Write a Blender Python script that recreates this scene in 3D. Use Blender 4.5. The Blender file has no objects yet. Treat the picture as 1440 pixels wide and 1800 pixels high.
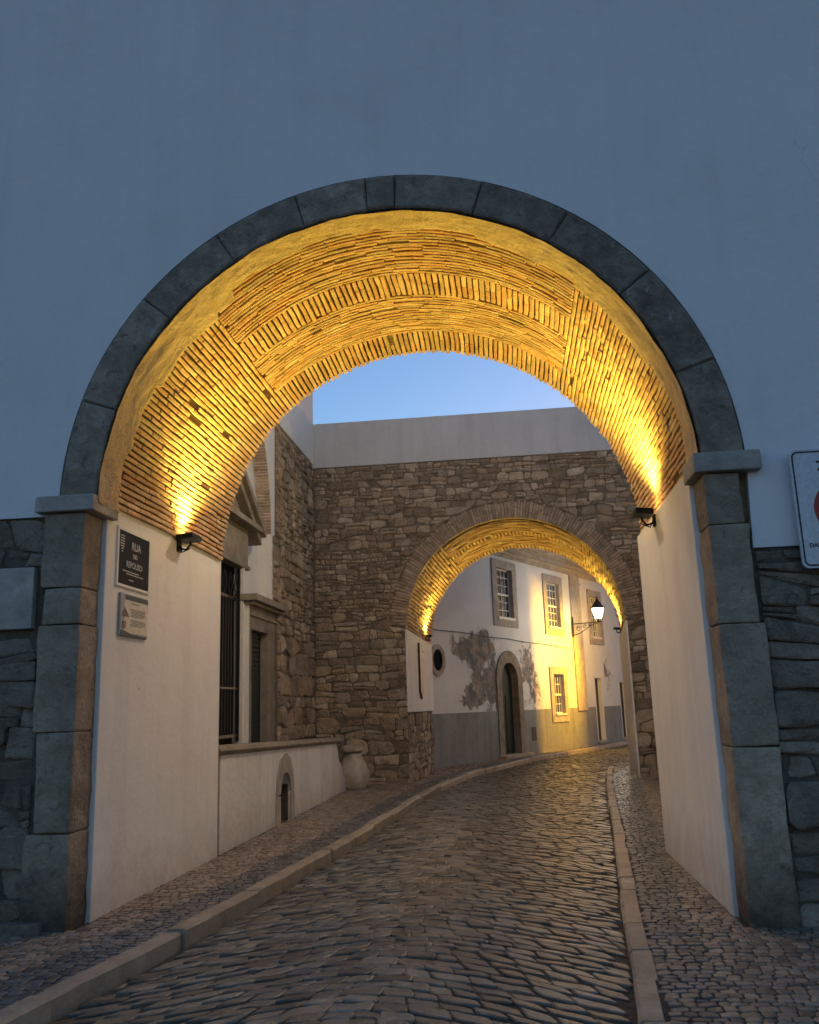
import bpy, bmesh, math, random
from mathutils import Vector, Matrix, noise
R = math.radians
S = bpy.context.scene
COL = S.collection

# ------------------------------------------------------------------ camera
PITCH, YAW, ROLL = 0.2192, 0.1084, 0.0331
CAM = Vector((0, 0, 1.6))
fwd = Vector((-math.sin(YAW)*math.cos(PITCH), math.cos(YAW)*math.cos(PITCH), math.sin(PITCH)))
rgt = Vector((math.cos(YAW), math.sin(YAW), 0)); up = rgt.cross(fwd)
r2 = rgt*math.cos(ROLL) - up*math.sin(ROLL); u2 = rgt*math.sin(ROLL) + up*math.cos(ROLL)
cd = bpy.data.cameras.new('camera'); cam = bpy.data.objects.new('camera', cd); COL.objects.link(cam)
cam.matrix_world = Matrix(((r2.x, u2.x, -fwd.x, CAM.x), (r2.y, u2.y, -fwd.y, CAM.y), (r2.z, u2.z, -fwd.z, CAM.z), (0, 0, 0, 1)))
cd.sensor_fit = 'HORIZONTAL'; cd.sensor_width = 36; cd.lens = 1546.6/1440*36; cd.clip_start = 0.1; cd.clip_end = 1000
S.camera = cam

# ------------------------------------------------------------------ dusk sky, sun, exposure
SUN_EL, SUN_AZ = R(2.2), R(24)          # just above the horizon, beyond the gateway
W = bpy.data.worlds.new('World'); S.world = W; W.use_nodes = True
nt = W.node_tree; nt.nodes.clear()
sky = nt.nodes.new('ShaderNodeTexSky'); sky.sky_type = 'NISHITA'; sky.sun_disc = False
sky.sun_elevation = SUN_EL; sky.sun_rotation = SUN_AZ; sky.air_density = 1.0; sky.dust_density = 0.5; sky.ozone_density = 4.0
bg = nt.nodes.new('ShaderNodeBackground'); bg.inputs['Strength'].default_value = 0.15
wo = nt.nodes.new('ShaderNodeOutputWorld')
tint = nt.nodes.new('ShaderNodeMix'); tint.data_type = 'RGBA'; tint.blend_type = 'MULTIPLY'; tint.inputs[0].default_value = 1
tint.inputs[7].default_value = (1.42, .97, .80, 1)      # the camera's white balance for the whole evening sky
nt.links.new(sky.outputs[0], tint.inputs[6]); nt.links.new(tint.outputs[2], bg.inputs[0]); nt.links.new(bg.outputs[0], wo.inputs[0])
sd = bpy.data.lights.new('sun', 'SUN'); sd.energy = 0.02; sd.angle = R(4); sd.color = (1, .8, .6)
sun = bpy.data.objects.new('sun', sd); COL.objects.link(sun)
sdir = Vector((math.sin(SUN_AZ)*math.cos(SUN_EL), math.cos(SUN_AZ)*math.cos(SUN_EL), math.sin(SUN_EL)))
sun.rotation_euler = sdir.to_track_quat('Z', 'Y').to_euler(); sun.location = (0, 0, 30)
S.view_settings.view_transform = 'Standard'; S.view_settings.look = 'None'
S.view_settings.exposure = 2.2; S.view_settings.gamma = 1
S.render.engine = 'CYCLES'
S.cycles.max_bounces = 8; S.cycles.diffuse_bounces = 5

# ------------------------------------------------------------------ materials
def nd(t, kind, **kw):
    n = t.nodes.new(kind)
    for k, v in kw.items(): setattr(n, k, v)
    return n
def ramp(t, fac, stops):
    r = t.nodes.new('ShaderNodeValToRGB'); e = r.color_ramp.elements
    while len(e) < len(stops): e.new(0.5)
    for el, (p, c) in zip(e, stops): el.position = p; el.color = (c[0], c[1], c[2], 1)
    t.links.new(fac, r.inputs[0]); return r.outputs[0]
def nz(t, vec, scale, detail=5, rough=.6, dist=0.):
    n = t.nodes.new('ShaderNodeTexNoise'); n.inputs['Scale'].default_value = scale
    n.inputs['Detail'].default_value = detail; n.inputs['Roughness'].default_value = rough
    n.inputs['Distortion'].default_value = dist
    t.links.new(vec, n.inputs['Vector']); return n.outputs[0]
def mixc(t, fac, a, b, mode='MIX'):
    m = t.nodes.new('ShaderNodeMix'); m.data_type = 'RGBA'; m.blend_type = mode
    if isinstance(fac, (int, float)): m.inputs[0].default_value = fac
    else: t.links.new(fac, m.inputs[0])
    for v, i in ((a, 6), (b, 7)):
        if isinstance(v, (tuple, list)): m.inputs[i].default_value = (v[0], v[1], v[2], 1)
        else: t.links.new(v, m.inputs[i])
    return m.outputs[2]
def mth(t, op, a, b=0.):
    m = t.nodes.new('ShaderNodeMath'); m.operation = op
    for v, i in ((a, 0), (b, 1)):
        if isinstance(v, (int, float)): m.inputs[i].default_value = v
        else: t.links.new(v, m.inputs[i])
    return m.outputs[0]
def base_mat(name):
    m = bpy.data.materials.new(name); m.use_nodes = True; t = m.node_tree
    b = t.nodes['Principled BSDF']; g = t.nodes.new('ShaderNodeNewGeometry')
    return m, t, b, g.outputs['Position']
def stone_mat(name, cols, scale=4, rough=.85, bump=.6, bscale=30, alt=None, altamt=.5, tonelo=.6, tonehi=1.25, dist=.02, spec=.3, foot=0., fleck=0.):
    """mottled stone: three colours over noise, per piece tone, fine relief"""
    m, t, b, P = base_mat(name)
    n1 = nz(t, P, scale, 8, .65, .3)
    c = ramp(t, n1, [(.3, cols[0]), (.5, cols[1]), (.72, cols[2])])
    at = nd(t, 'ShaderNodeAttribute', attribute_name='tone')
    oi = t.nodes.new('ShaderNodeObjectInfo')
    tn = mth(t, 'FRACT', mth(t, 'ADD', at.outputs['Fac'], oi.outputs['Random']))
    if alt:
        f = mth(t, 'MULTIPLY', mth(t, 'FRACT', mth(t, 'MULTIPLY', tn, 7.3)), altamt)
        c = mixc(t, f, c, alt)
    k = mth(t, 'ADD', mth(t, 'MULTIPLY', tn, tonehi-tonelo), tonelo)
    cc = nd(t, 'ShaderNodeCombineColor'); [t.links.new(k, cc.inputs[i]) for i in range(3)]
    c = mixc(t, 1., c, cc.outputs[0], 'MULTIPLY')
    n2 = nz(t, P, scale*9, 4, .7)
    c = mixc(t, mth(t, 'MULTIPLY', mth(t, 'GREATER_THAN', n2, .62), .35), c, tuple(x*.35 for x in cols[0]))
    big = ramp(t, nz(t, P, scale*.35, 7, .7, .8), [(.42, (0, 0, 0)), (.68, (1, 1, 1))])
    c = mixc(t, mth(t, 'MULTIPLY', big, .2), c, tuple(x*.55 for x in cols[0]))
    if fleck:
        n4 = nz(t, P, 16, 9, .75, .6); c = mixc(t, mth(t, 'MULTIPLY', ramp(t, n4, [(.58, (0, 0, 0)), (.66, (1, 1, 1))]), fleck), c, (.55, .52, .46))
        n5 = nz(t, P, 7, 9, .75, .6); c = mixc(t, mth(t, 'MULTIPLY', ramp(t, n5, [(.56, (0, 0, 0)), (.64, (1, 1, 1))]), fleck), c, (.05, .042, .035))
    if foot:
        sp = t.nodes.new('ShaderNodeSeparateXYZ'); t.links.new(P, sp.inputs[0])
        h = mth(t, 'ADD', mth(t, 'MULTIPLY', sp.outputs[2], -1.8), mth(t, 'MULTIPLY', nz(t, P, 3.5, 6, .65), 2.2))
        c = mixc(t, mth(t, 'MULTIPLY', mth(t, 'MAXIMUM', mth(t, 'MINIMUM', h, 1.), 0.), foot), c, (.035, .028, .024))
    t.links.new(c, b.inputs['Base Color'])
    r = mth(t, 'ADD', mth(t, 'MULTIPLY', n2, .25), rough-.12); t.links.new(r, b.inputs['Roughness'])
    b.inputs['Specular IOR Level'].default_value = spec
    bp = t.nodes.new('ShaderNodeBump'); bp.inputs['Strength'].default_value = bump; bp.inputs['Distance'].default_value = dist
    t.links.new(mth(t, 'ADD', mth(t, 'ADD', nz(t, P, bscale, 8, .7), mth(t, 'MULTIPLY', nz(t, P, bscale*.3, 6, .65), 2.)), mth(t, 'MULTIPLY', mth(t, 'GREATER_THAN', n2, .64), -.35)), bp.inputs['Height'])
    t.links.new(bp.outputs[0], b.inputs['Normal'])
    return m
def plaster_mat(name, col, var=.06, bump=.25, bscale=25, stain=.12, rough=.9, pits=True, dirtcol=None, low=None):
    m, t, b, P = base_mat(name)
    c2 = tuple(x*(1-var*2) for x in col)
    c = ramp(t, nz(t, P, .7, 6, .6, .4), [(.3, c2), (.7, col)])
    st = ramp(t, nz(t, P, 2.6, 9, .72, 1.), [(.50, (0, 0, 0)), (.75, (1, 1, 1))])
    c = mixc(t, mth(t, 'MULTIPLY', st, stain), c, dirtcol or tuple(x*.45 for x in col))
    mp = t.nodes.new('ShaderNodeMapping'); mp.inputs['Scale'].default_value = (2.2, 2.2, .16); t.links.new(P, mp.inputs['Vector'])
    sk = ramp(t, nz(t, mp.outputs[0], 1.6, 8, .65, .3), [(.46, (0, 0, 0)), (.8, (1, 1, 1))])
    c = mixc(t, mth(t, 'MULTIPLY', sk, stain*1.5), c, dirtcol or tuple(x*.4 for x in col))
    ck = t.nodes.new('ShaderNodeTexVoronoi'); ck.feature = 'DISTANCE_TO_EDGE'; ck.inputs['Scale'].default_value = .42
    wv = t.nodes.new('ShaderNodeVectorMath'); wv.operation = 'ADD'; n3 = t.nodes.new('ShaderNodeTexNoise'); n3.inputs['Scale'].default_value = 2.; n3.inputs['Detail'].default_value = 8
    t.links.new(P, n3.inputs['Vector']); t.links.new(P, wv.inputs[0]); t.links.new(n3.outputs['Color'], wv.inputs[1]); t.links.new(wv.outputs[0], ck.inputs['Vector'])
    cr = mth(t, 'MULTIPLY', mth(t, 'LESS_THAN', ck.outputs['Distance'], .0016), mth(t, 'GREATER_THAN', nz(t, P, .8, 3), .63))
    c = mixc(t, mth(t, 'MULTIPLY', cr, .2), c, tuple(x*.3 for x in col))
    if pits:
        v = t.nodes.new('ShaderNodeTexVoronoi'); v.inputs['Scale'].default_value = 1.1; t.links.new(P, v.inputs['Vector'])
        c = mixc(t, mth(t, 'MULTIPLY', mth(t, 'LESS_THAN', v.outputs['Distance'], .018), .7), c, tuple(x*.25 for x in col))
    if low:      # splash dirt near the pavement (world height)
        sp = t.nodes.new('ShaderNodeSeparateXYZ'); t.links.new(P, sp.inputs[0])
        h = mth(t, 'ADD', mth(t, 'MULTIPLY', sp.outputs[2], -1.5), mth(t, 'MULTIPLY', nz(t, P, 5, 8, .7), 1.6))
        f = mth(t, 'MULTIPLY', mth(t, 'MAXIMUM', mth(t, 'MINIMUM', h, 1.), 0.), low[1])
        c = mixc(t, f, c, low[0])
    t.links.new(c, b.inputs['Base Color']); b.inputs['Roughness'].default_value = rough
    b.inputs['Specular IOR Level'].default_value = .2
    bp = t.nodes.new('ShaderNodeBump'); bp.inputs['Strength'].default_value = bump; bp.inputs['Distance'].default_value = .02
    t.links.new(mth(t, 'ADD', nz(t, P, bscale, 6, .6), mth(t, 'MULTIPLY', nz(t, P, 2., 3), 3.)), bp.inputs['Height'])
    t.links.new(bp.outputs[0], b.inputs['Normal'])
    return m
def plain(name, col, rough=.5, metal=0., emit=None, es=1., trans=0., spec=.5):
    m, t, b, P = base_mat(name)
    n = nz(t, P, 35, 4, .6)
    c = ramp(t, n, [(.3, tuple(x*.8 for x in col)), (.7, tuple(min(1, x*1.1) for x in col))])
    t.links.new(c, b.inputs['Base Color']); b.inputs['Roughness'].default_value = rough
    b.inputs['Metallic'].default_value = metal; b.inputs['Specular IOR Level'].default_value = spec
    b.inputs['Transmission Weight'].default_value = trans
    if emit: b.inputs['Emission Color'].default_value = (*emit, 1); b.inputs['Emission Strength'].default_value = es
    return m
M = dict(
 facade=plaster_mat('facade_plaster', (.74, .73, .73), .05, .3, 18, .10),
 jamb=plaster_mat('jamb_plaster', (.78, .75, .70), .03, .2, 20, .16, low=((.36, .31, .26), .6)),
 court=plaster_mat('court_plaster', (.74, .71, .66), .04, .2, 20, .12),
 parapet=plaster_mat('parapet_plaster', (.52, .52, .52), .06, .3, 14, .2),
 lowwall=plaster_mat('low_wall_plaster', (.74, .71, .66), .05, .35, 16, .25, low=((.35, .3, .25), .6)),
 dressed=stone_mat('dressed_stone', [(.22, .17, .12), (.39, .31, .225), (.55, .45, .34)], 3.5, .85, .8, 28, (.16, .13, .10), .4, .8, 1.12, .03, foot=.85, fleck=.4),
 voussoir=stone_mat('arch_stone', [(.17, .135, .10), (.31, .25, .19), (.50, .42, .33)], 4.5, .8, .8, 22, (.15, .14, .13), .3, .8, 1.2, .035, fleck=.55),
 impost=stone_mat('impost_stone', [(.26, .235, .2), (.36, .33, .29), (.46, .43, .38)], 5, .85, .5, 30, None, 0, .9, 1.1, .015),
 rubble_near=stone_mat('rubble_grey', [(.20, .16, .12), (.36, .295, .225), (.54, .455, .355)], 4, .88, 1., 16, (.16, .13, .10), .6, .6, 1.3, .06, fleck=.4),
 rubble=stone_mat('rubble_limestone', [(.29, .22, .15), (.48, .385, .28), (.66, .56, .43)], 3, .88, 1., 20, (.34, .22, .12), .6, .6, 1.3, .05, fleck=.3),
 mortar=stone_mat('earth_mortar', [(.13, .10, .07), (.20, .155, .11), (.29, .23, .17)], 6, .95, 1., 30, None, 0, 1, 1, .03),
 mortar_grey=stone_mat('grey_mortar', [(.09, .075, .06), (.14, .12, .095), (.20, .175, .145)], 6, .95, 1., 30, None, 0, 1, 1, .03),
 vmortar=stone_mat('vault_mortar', [(.16, .11, .06), (.24, .17, .10), (.33, .25, .16)], 8, .95, 1., 30, None, 0, 1, 1, .02),
 vplaster=stone_mat('rough_lime_render', [(.50, .36, .22), (.64, .48, .31), (.74, .58, .40)], 7, .9, 1., 22, None, 0, 1, 1, .03),
 vbrick=stone_mat('vault_brick', [(.40, .26, .14), (.60, .44, .28), (.70, .56, .40)], 6, .88, .8, 40, (.56, .25, .11), .55, .78, 1.18, .012),
 ringbrick=stone_mat('arch_brick', [(.27, .195, .135), (.41, .31, .22), (.54, .43, .32)], 6, .9, .8, 40, (.30, .18, .11), .4, .75, 1.2, .012),
 cobble=stone_mat('road_cobble', [(.058, .052, .042), (.115, .103, .083), (.22, .20, .165)], 5, .31, .55, 24, (.13, .11, .09), .4, .45, 1.5, .010, .7),
 sett=stone_mat('limestone_sett', [(.18, .135, .10), (.29, .225, .17), (.40, .325, .255)], 5, .36, .5, 40, (.2, .15, .11), .4, .5, 1.2, .008, .6),
 settdark=stone_mat('basalt_sett', [(.065, .062, .06), (.105, .10, .098), (.17, .165, .155)], 5, .36, .5, 40, None, 0, .6, 1.4, .008, .6),
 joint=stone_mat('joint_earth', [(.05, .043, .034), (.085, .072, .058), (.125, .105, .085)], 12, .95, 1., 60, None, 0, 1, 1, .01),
 kerb=stone_mat('kerb_limestone', [(.22, .18, .135), (.33, .28, .215), (.43, .375, .30)], 4, .6, .5, 30, (.30, .22, .15), .4, .8, 1.15, .01, .5),
 surround=stone_mat('window_stone', [(.30, .25, .19), (.42, .36, .29), (.52, .46, .38)], 4, .85, .4, 40, None, 0, .9, 1.1, .01),
 pedstone=stone_mat('pediment_stone', [(.17, .14, .10), (.27, .225, .165), (.36, .305, .23)], 3, .85, .5, 30, None, 0, .9, 1.1, .015),
 housewall=None, dado=None,
 iron=plain('black_iron', (.012, .012, .013), .5, .4),
 darkdoor=plain('dark_green_door', (.018, .032, .03), .45),
 black=plain('dark_interior', (.006, .006, .007), .9, spec=.1),  # flat black painted in for the darkness inside openings
 frame=plain('window_paint', (.72, .70, .64), .5),
 glass=plain('window_glass', (.05, .06, .065), .06, 0., spec=.9),
 greendoor=plain('shutter_door', (.010, .020, .018), .6, spec=.2),
 brown=plain('brown_door', (.045, .035, .03), .6),
 lampglass=plain('lit_lamp_glass', (.9, .9, .85), .4, emit=(1., .80, .42), es=8),
 floodglass=plain('lit_flood_glass', (.9, .9, .85), .4, emit=(1., .6, .15), es=8),
 glint=plain('glint_glow', (.9, .9, .7), .4, emit=(.9, 1., .55), es=.9),  # glow for the reflected glints behind the chapel gate
 cable=plain('cable', (.12, .11, .10), .7),
 plaque=plain('plaque_black', (.006, .006, .009), .55, spec=.2),
 plaquetext=plain('plaque_letter', (.42, .44, .42), .6),
 signwhite=plain('sign_white', (.55, .57, .60), .4),
 signblack=plain('sign_black', (.015, .016, .02), .5),
 signred=plain('sign_red', (.35, .012, .012), .4),
 infoboard=plain('info_board', (.62, .58, .48), .5),
 infoblue=plain('info_header', (.05, .065, .08), .5),
 infogrey=plain('info_grey', (.36, .36, .35), .5),
 tile=stone_mat('roof_tile', [(.16, .09, .05), (.25, .15, .09), (.33, .21, .13)], 4, .85, .5, 30, None, 0, .7, 1.2, .01),
)
def house_mat():
    m, t, b, P = base_mat('weathered_whitewash')
    tc = t.nodes.new('ShaderNodeTexCoord')
    white = ramp(t, nz(t, P, .8, 6, .6, .5), [(.3, (.66, .64, .60)), (.7, (.76, .74, .70))])
    # damp flaking: along a belt low on the wall, strongest at its left part
    at = nd(t, 'ShaderNodeAttribute', attribute_name='damp')
    n = mth(t, 'ADD', mth(t, 'MULTIPLY', nz(t, P, 1.25, 9, .68, .8), .6), mth(t, 'MULTIPLY', nz(t, P, 3.4, 9, .7, .5), .4))
    f = mth(t, 'ADD', n, mth(t, 'MULTIPLY', at.outputs['Fac'], .34))
    f1 = ramp(t, f, [(.66, (0, 0, 0)), (.70, (1, 1, 1))])
    f2 = ramp(t, f, [(.60, (0, 0, 0)), (.72, (1, 1, 1))])
    raw = ramp(t, nz(t, P, 3, 8, .7, .5), [(.38, (.075, .068, .06)), (.52, (.20, .17, .14)), (.62, (.42, .28, .18))])
    c = mixc(t, mth(t, 'MULTIPLY', f2, .45), white, (.42, .38, .33))
    c = mixc(t, mth(t, 'MULTIPLY', f1, .85), c, raw)
    t.links.new(c, b.inputs['Base Color']); b.inputs['Roughness'].default_value = .92
    b.inputs['Specular IOR Level'].default_value = .15
    bp = t.nodes.new('ShaderNodeBump'); bp.inputs['Strength'].default_value = .5; bp.inputs['Distance'].default_value = .03
    h = mth(t, 'SUBTRACT', mth(t, 'MULTIPLY', nz(t, P, 14, 6), .6), mth(t, 'MULTIPLY', f1, .8))
    t.links.new(h, bp.inputs['Height']); t.links.new(bp.outputs[0], b.inputs['Normal'])
    return m
M['housewall'] = house_mat()
M['dado'] = plaster_mat('grey_dado', (.33, .325, .30), .12, .4, 14, .5, pits=False, dirtcol=(.15, .14, .12))

# ------------------------------------------------------------------ mesh helpers
class MB:
    def __init__(s): s.v = []; s.f = []; s.t = []
    def add(s, vs, fs, tone=0.):
        n = len(s.v); s.v += [tuple(v) for v in vs]; s.f += [tuple(i+n for i in f) for f in fs]; s.t += [tone]*len(fs)
    def box(s, x0, x1, y0, y1, z0, z1, tone=0., place=None):
        p = [(x, y, z) for z in (z0, z1) for y in (y0, y1) for x in (x0, x1)]
        if place: p = [place(*q) for q in p]
        s.add(p, [(0, 2, 3, 1), (4, 5, 7, 6), (0, 1, 5, 4), (2, 6, 7, 3), (0, 4, 6, 2), (1, 3, 7, 5)], tone)
    def prism(s, pts, place, d0, d1, tone=0.):
        """pts CCW in the (u,v) plane, extruded between d0 and d1 along the plane's normal"""
        n = len(pts); vs = [place(u, v, d0) for u, v in pts] + [place(u, v, d1) for u, v in pts]
        fs = [tuple(range(n, 2*n)), tuple(range(n-1, -1, -1))] + [(i, (i+1) % n, n+(i+1) % n, n+i) for i in range(n)]
        s.add(vs, fs, tone)
    def tube(s, pts, r, n=8, tone=0.):
        pts = [Vector(p) for p in pts]; rings = []
        rr = r if isinstance(r, (list, tuple)) else [r]*len(pts)
        for i, p in enumerate(pts):
            d = (pts[min(i+1, len(pts)-1)]-pts[max(i-1, 0)]).normalized()
            a = d.cross(Vector((0, 0, 1)))
            if a.length < .05: a = d.cross(Vector((1, 0, 0)))
            a.normalize(); b = d.cross(a)
            rings.append([p+(a*math.cos(2*math.pi*k/n)+b*math.sin(2*math.pi*k/n))*rr[i] for k in range(n)])
        vs = [v for rg in rings for v in rg]; fs = []
        for i in range(len(pts)-1):
            for k in range(n): fs.append((i*n+k, i*n+(k+1) % n, (i+1)*n+(k+1) % n, (i+1)*n+k))
        fs += [tuple(range(n-1, -1, -1)), tuple(range(len(vs)-n, len(vs)))]
        s.add(vs, fs, tone)
    def lathe(s, c, prof, n=24, tone=0., jit=0.):
        vs = []; c = Vector(c)
        for r, z in prof:
            for k in range(n):
                a = 2*math.pi*k/n; q = Vector((math.cos(a)*r, math.sin(a)*r, z))
                if jit: q *= 1+jit*noise.noise(q*4+c); q.z = z+jit*.3*noise.noise(q*5)
                vs.append(c+q)
        fs = [(i*n+k, i*n+(k+1) % n, (i+1)*n+(k+1) % n, (i+1)*n+k) for i in range(len(prof)-1) for k in range(n)]
        fs += [tuple(range(n-1, -1, -1)), tuple(range(len(vs)-n, len(vs)))]
        s.add(vs, fs, tone)
    def build(s, name, mat, parent=None, kind=None, label=None, smooth=False, bevel=0.):
        me = bpy.data.meshes.new(name); me.from_pydata(s.v, [], s.f)
        a = me.attributes.new('tone', 'FLOAT', 'FACE'); a.data.foreach_set('value', s.t)
        me.materials.append(mat)
        if smooth: me.shade_smooth()
        o = bpy.data.objects.new(name, me); COL.objects.link(o)
        if parent:
            o.parent = parent; o.matrix_parent_inverse = WM[parent.name].inverted()
            WM[o.name] = Matrix()
        else: WM[o.name] = Matrix()
        if kind: o['kind'] = kind
        if label: o['label'] = label
        if bevel:
            bm = bmesh.new(); bm.from_mesh(me)
            bmesh.ops.bevel(bm, geom=[e for e in bm.edges if len(e.link_faces) == 2 and e.calc_face_angle(0) > .6], offset=bevel, segments=2, affect='EDGES', profile=.6)
            bm.to_mesh(me); bm.free()
        return o
WM = {}
def thing(name, loc, label, cat, group=None):
    o = bpy.data.objects.new(name, None); COL.objects.link(o); o.location = loc; o.empty_display_size = .3
    WM[o.name] = Matrix.Translation(loc); o['label'] = label; o['category'] = cat
    if group: o['group'] = group
    return o
def struct_root(name, loc):
    o = bpy.data.objects.new(name, None); COL.objects.link(o); o.location = loc; WM[o.name] = Matrix.Translation(loc); o['kind'] = 'structure'; return o
def frame(o, U, V, N):
    o, U, V, N = Vector(o), Vector(U), Vector(V), Vector(N)
    return lambda u, v, d=0.: o+U*u+V*v+N*d
F_front = lambda y: frame((0, y, 0), (1, 0, 0), (0, 0, 1), (0, -1, 0))           # faces the camera
F_east = lambda x: frame((x, 0, 0), (0, 1, 0), (0, 0, 1), (1, 0, 0))             # faces +x
F_west = lambda x: frame((x, 0, 0), (0, -1, 0), (0, 0, 1), (-1, 0, 0))           # faces -x (u runs against y)
F_up = lambda z: frame((0, 0, z), (1, 0, 0), (0, 1, 0), (0, 0, 1))
def arc(cx, cz, r, a0, a1, n): return [(cx+r*math.cos(R(a0+(a1-a0)*i/n)), cz+r*math.sin(R(a0+(a1-a0)*i/n))) for i in range(n+1)]

def area2(p): return .5*sum(p[i][0]*p[(i+1) % len(p)][1]-p[(i+1) % len(p)][0]*p[i][1] for i in range(len(p)))
def piece(pts, place, d0, d1, bev, rng, tilt=.0, bulge=.0, tone=None):
    """one stone: outline pts (CCW), sides, a rounded shoulder and a slightly domed face"""
    n = len(pts); cu = sum(p[0] for p in pts)/n; cv = sum(p[1] for p in pts)/n
    tu, tv = rng.uniform(-tilt, tilt), rng.uniform(-tilt, tilt)
    A = []; B = []; Cc = []
    for u, v in pts:
        L = math.hypot(u-cu, v-cv) or 1; k = max(.35, 1-bev*1.3/L)
        dd = d1+(u-cu)*tu+(v-cv)*tv
        A.append(place(u, v, d0)); B.append(place(u, v, dd-bev*.75))
        Cc.append(place(cu+(u-cu)*k, cv+(v-cv)*k, dd+rng.uniform(-1, 1)*bev*.22))
    vs = A+B+Cc+[place(cu, cv, d1+bulge)]
    fs = []
    for i in range(n):
        j = (i+1) % n
        fs += [(i, j, n+j, n+i), (n+i, n+j, 2*n+j, 2*n+i), (2*n+i, 2*n+j, 3*n)]
    c = place(cu, cv, d1); dist = (c-CAM).length
    return dict(v=vs, f=fs, t=rng.random() if tone is None else tone, s=abs(area2(pts))/dist**2, c=c)
def emit(ps, name, rest, mat, parent, limit=300, smooth=False):
    def vis(p):
        d = p['c']-CAM; z = d.dot(fwd)
        if z < .3: return False
        return abs(d.dot(r2)/z) < .50 and abs(d.dot(u2)/z) < .62
    ps = sorted(ps, key=lambda p: -(p['s']+(1 if vis(p) else 0)))
    for p in ps[:limit]:
        mb = MB(); mb.add(p['v'], p['f'], p['t']); mb.build(name, mat, parent, smooth=smooth)
    if len(ps) > limit:
        mb = MB()
        for p in ps[limit:]: mb.add(p['v'], p['f'], p['t'])
        mb.build(rest, mat, parent, 'stuff', smooth=smooth)
def cutquad(q, rng, c0=.10, c1=.3, jit=.0, mids=True):
    """q: four corners CCW -> outline with cut corners and wavering long edges"""
    out = []; n = 4; side = min(math.hypot(q[i][0]-q[(i+1) % 4][0], q[i][1]-q[(i+1) % 4][1]) for i in range(4))
    for i in range(n):
        a, b, c = q[(i-1) % 4], q[i], q[(i+1) % 4]; k = rng.uniform(c0, c1)*side
        for e, first in ((a, True), (c, False)):
            L = math.hypot(e[0]-b[0], e[1]-b[1]) or 1; kk = min(k*rng.uniform(.6, 1.3), L*.45)
            out.append((b[0]+(e[0]-b[0])*kk/L, b[1]+(e[1]-b[1])*kk/L))
        L = math.hypot(c[0]-b[0], c[1]-b[1])
        if mids and L > side*1.5:
            out.append(((b[0]+c[0])/2+rng.uniform(-.06, .06)*L*.3, (b[1]+c[1])/2+rng.uniform(-.12, .12)*side*.6))
    return [(u+rng.uniform(-jit, jit), v+rng.uniform(-jit, jit)) for u, v in out]
def rubble(u0, u1, v0, v1, hf, asp, rng, gap=.012, A=.25, split=.2, cut=(.1, .34)):
    rows = []; v = v0
    while v < v1-.04:
        h = hf(v)*rng.uniform(.65, 1.4)
        if v+h > v1-.06: h = v1-v
        rows.append((v, v+h)); v += h
    def Bd(i, u):
        if i == 0: return v0
        if i >= len(rows): return v1
        h = min(rows[i][1]-rows[i][0], rows[i-1][1]-rows[i-1][0])
        return rows[i][0]+A*h*(noise.noise(Vector((u*1.7, i*7.3, v0)))*1.6+noise.noise(Vector((u*6, i*3.1, v0+5)))*.6)
    polys = []
    for i, (a, b) in enumerate(rows):
        h = b-a; u = u0; sl = 0
        while u < u1-.02:
            w = h*rng.uniform(*asp)*(1 if rng.random() > .15 else 1.6); w = max(.07, min(w, .75))
            if u+w > u1-.07: w = u1-u
            s2 = rng.uniform(-.16, .16)*h if u+w < u1-.01 else 0
            ua, ub = u+gap/2, u+w-gap/2
            q = [(ua-sl, Bd(i, ua)+gap/2), (ub-s2, Bd(i, ub)+gap/2), (ub+s2, Bd(i+1, ub)-gap/2), (ua+sl, Bd(i+1, ua)-gap/2)]
            if h > .1 and rng.random() < split:
                f = rng.uniform(.35, .65); g = gap*.4
                L = (q[0][0]+(q[3][0]-q[0][0])*f, q[0][1]+(q[3][1]-q[0][1])*f); Rr = (q[1][0]+(q[2][0]-q[1][0])*f, q[1][1]+(q[2][1]-q[1][1])*f)
                qs = [[q[0], q[1], (Rr[0], Rr[1]-g), (L[0], L[1]-g)], [(L[0], L[1]+g), (Rr[0], Rr[1]+g), q[2], q[3]]]
            else: qs = [q]
            for qq in qs:
                if abs(area2(qq)) > .0012: polys.append(cutquad(qq, rng, *cut))
            u += w; sl = s2
    return polys

# ------------------------------------------------------------------ kerb lines (world metres)
LK = [(-3.15, 2.0), (-3.02, 3.6), (-2.86, 4.95), (-2.70, 6.1), (-2.57, 7.0), (-2.37, 8.9), (-2.12, 11.8), (-1.80, 17.0), (-1.42, 20.6), (-1.03, 23.0), (.52, 28.1), (2.35, 32.4), (4.5, 37.6), (8.6, 46.5)]
RK = [(.22, 2.0), (.40, 3.6), (.55, 5.0), (.63, 6.0), (.76, 7.7), (1.07, 11.0), (1.46, 15.6), (1.89, 20.3), (2.3, 23.6)]
def interp(L, y):
    if y <= L[0][1]: i = 0
    elif y >= L[-1][1]: i = len(L)-2
    else: i = next(k for k in range(len(L)-1) if L[k][1] <= y <= L[k+1][1])
    (xa, ya), (xb, yb) = L[i], L[i+1]; return xa+(xb-xa)*(y-ya)/(yb-ya)
def sm(L, y): return sum(interp(L, y+d) for d in (-.5, -.25, 0, .25, .5))/5
lk = lambda y: sm(LK, y)
rk = lambda y: sm(RK, y) if y < 23.3 else 2.6+(y-23.3)*.62
KW = .135
HP = Vector((-.45, 28.0)); HD = Vector((.4472, .8944)); HN = Vector((.8944, -.4472))    # house line: point, direction, outward normal
def hx(y): return HP.x+(y-HP.y)*HD.x/HD.y
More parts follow.
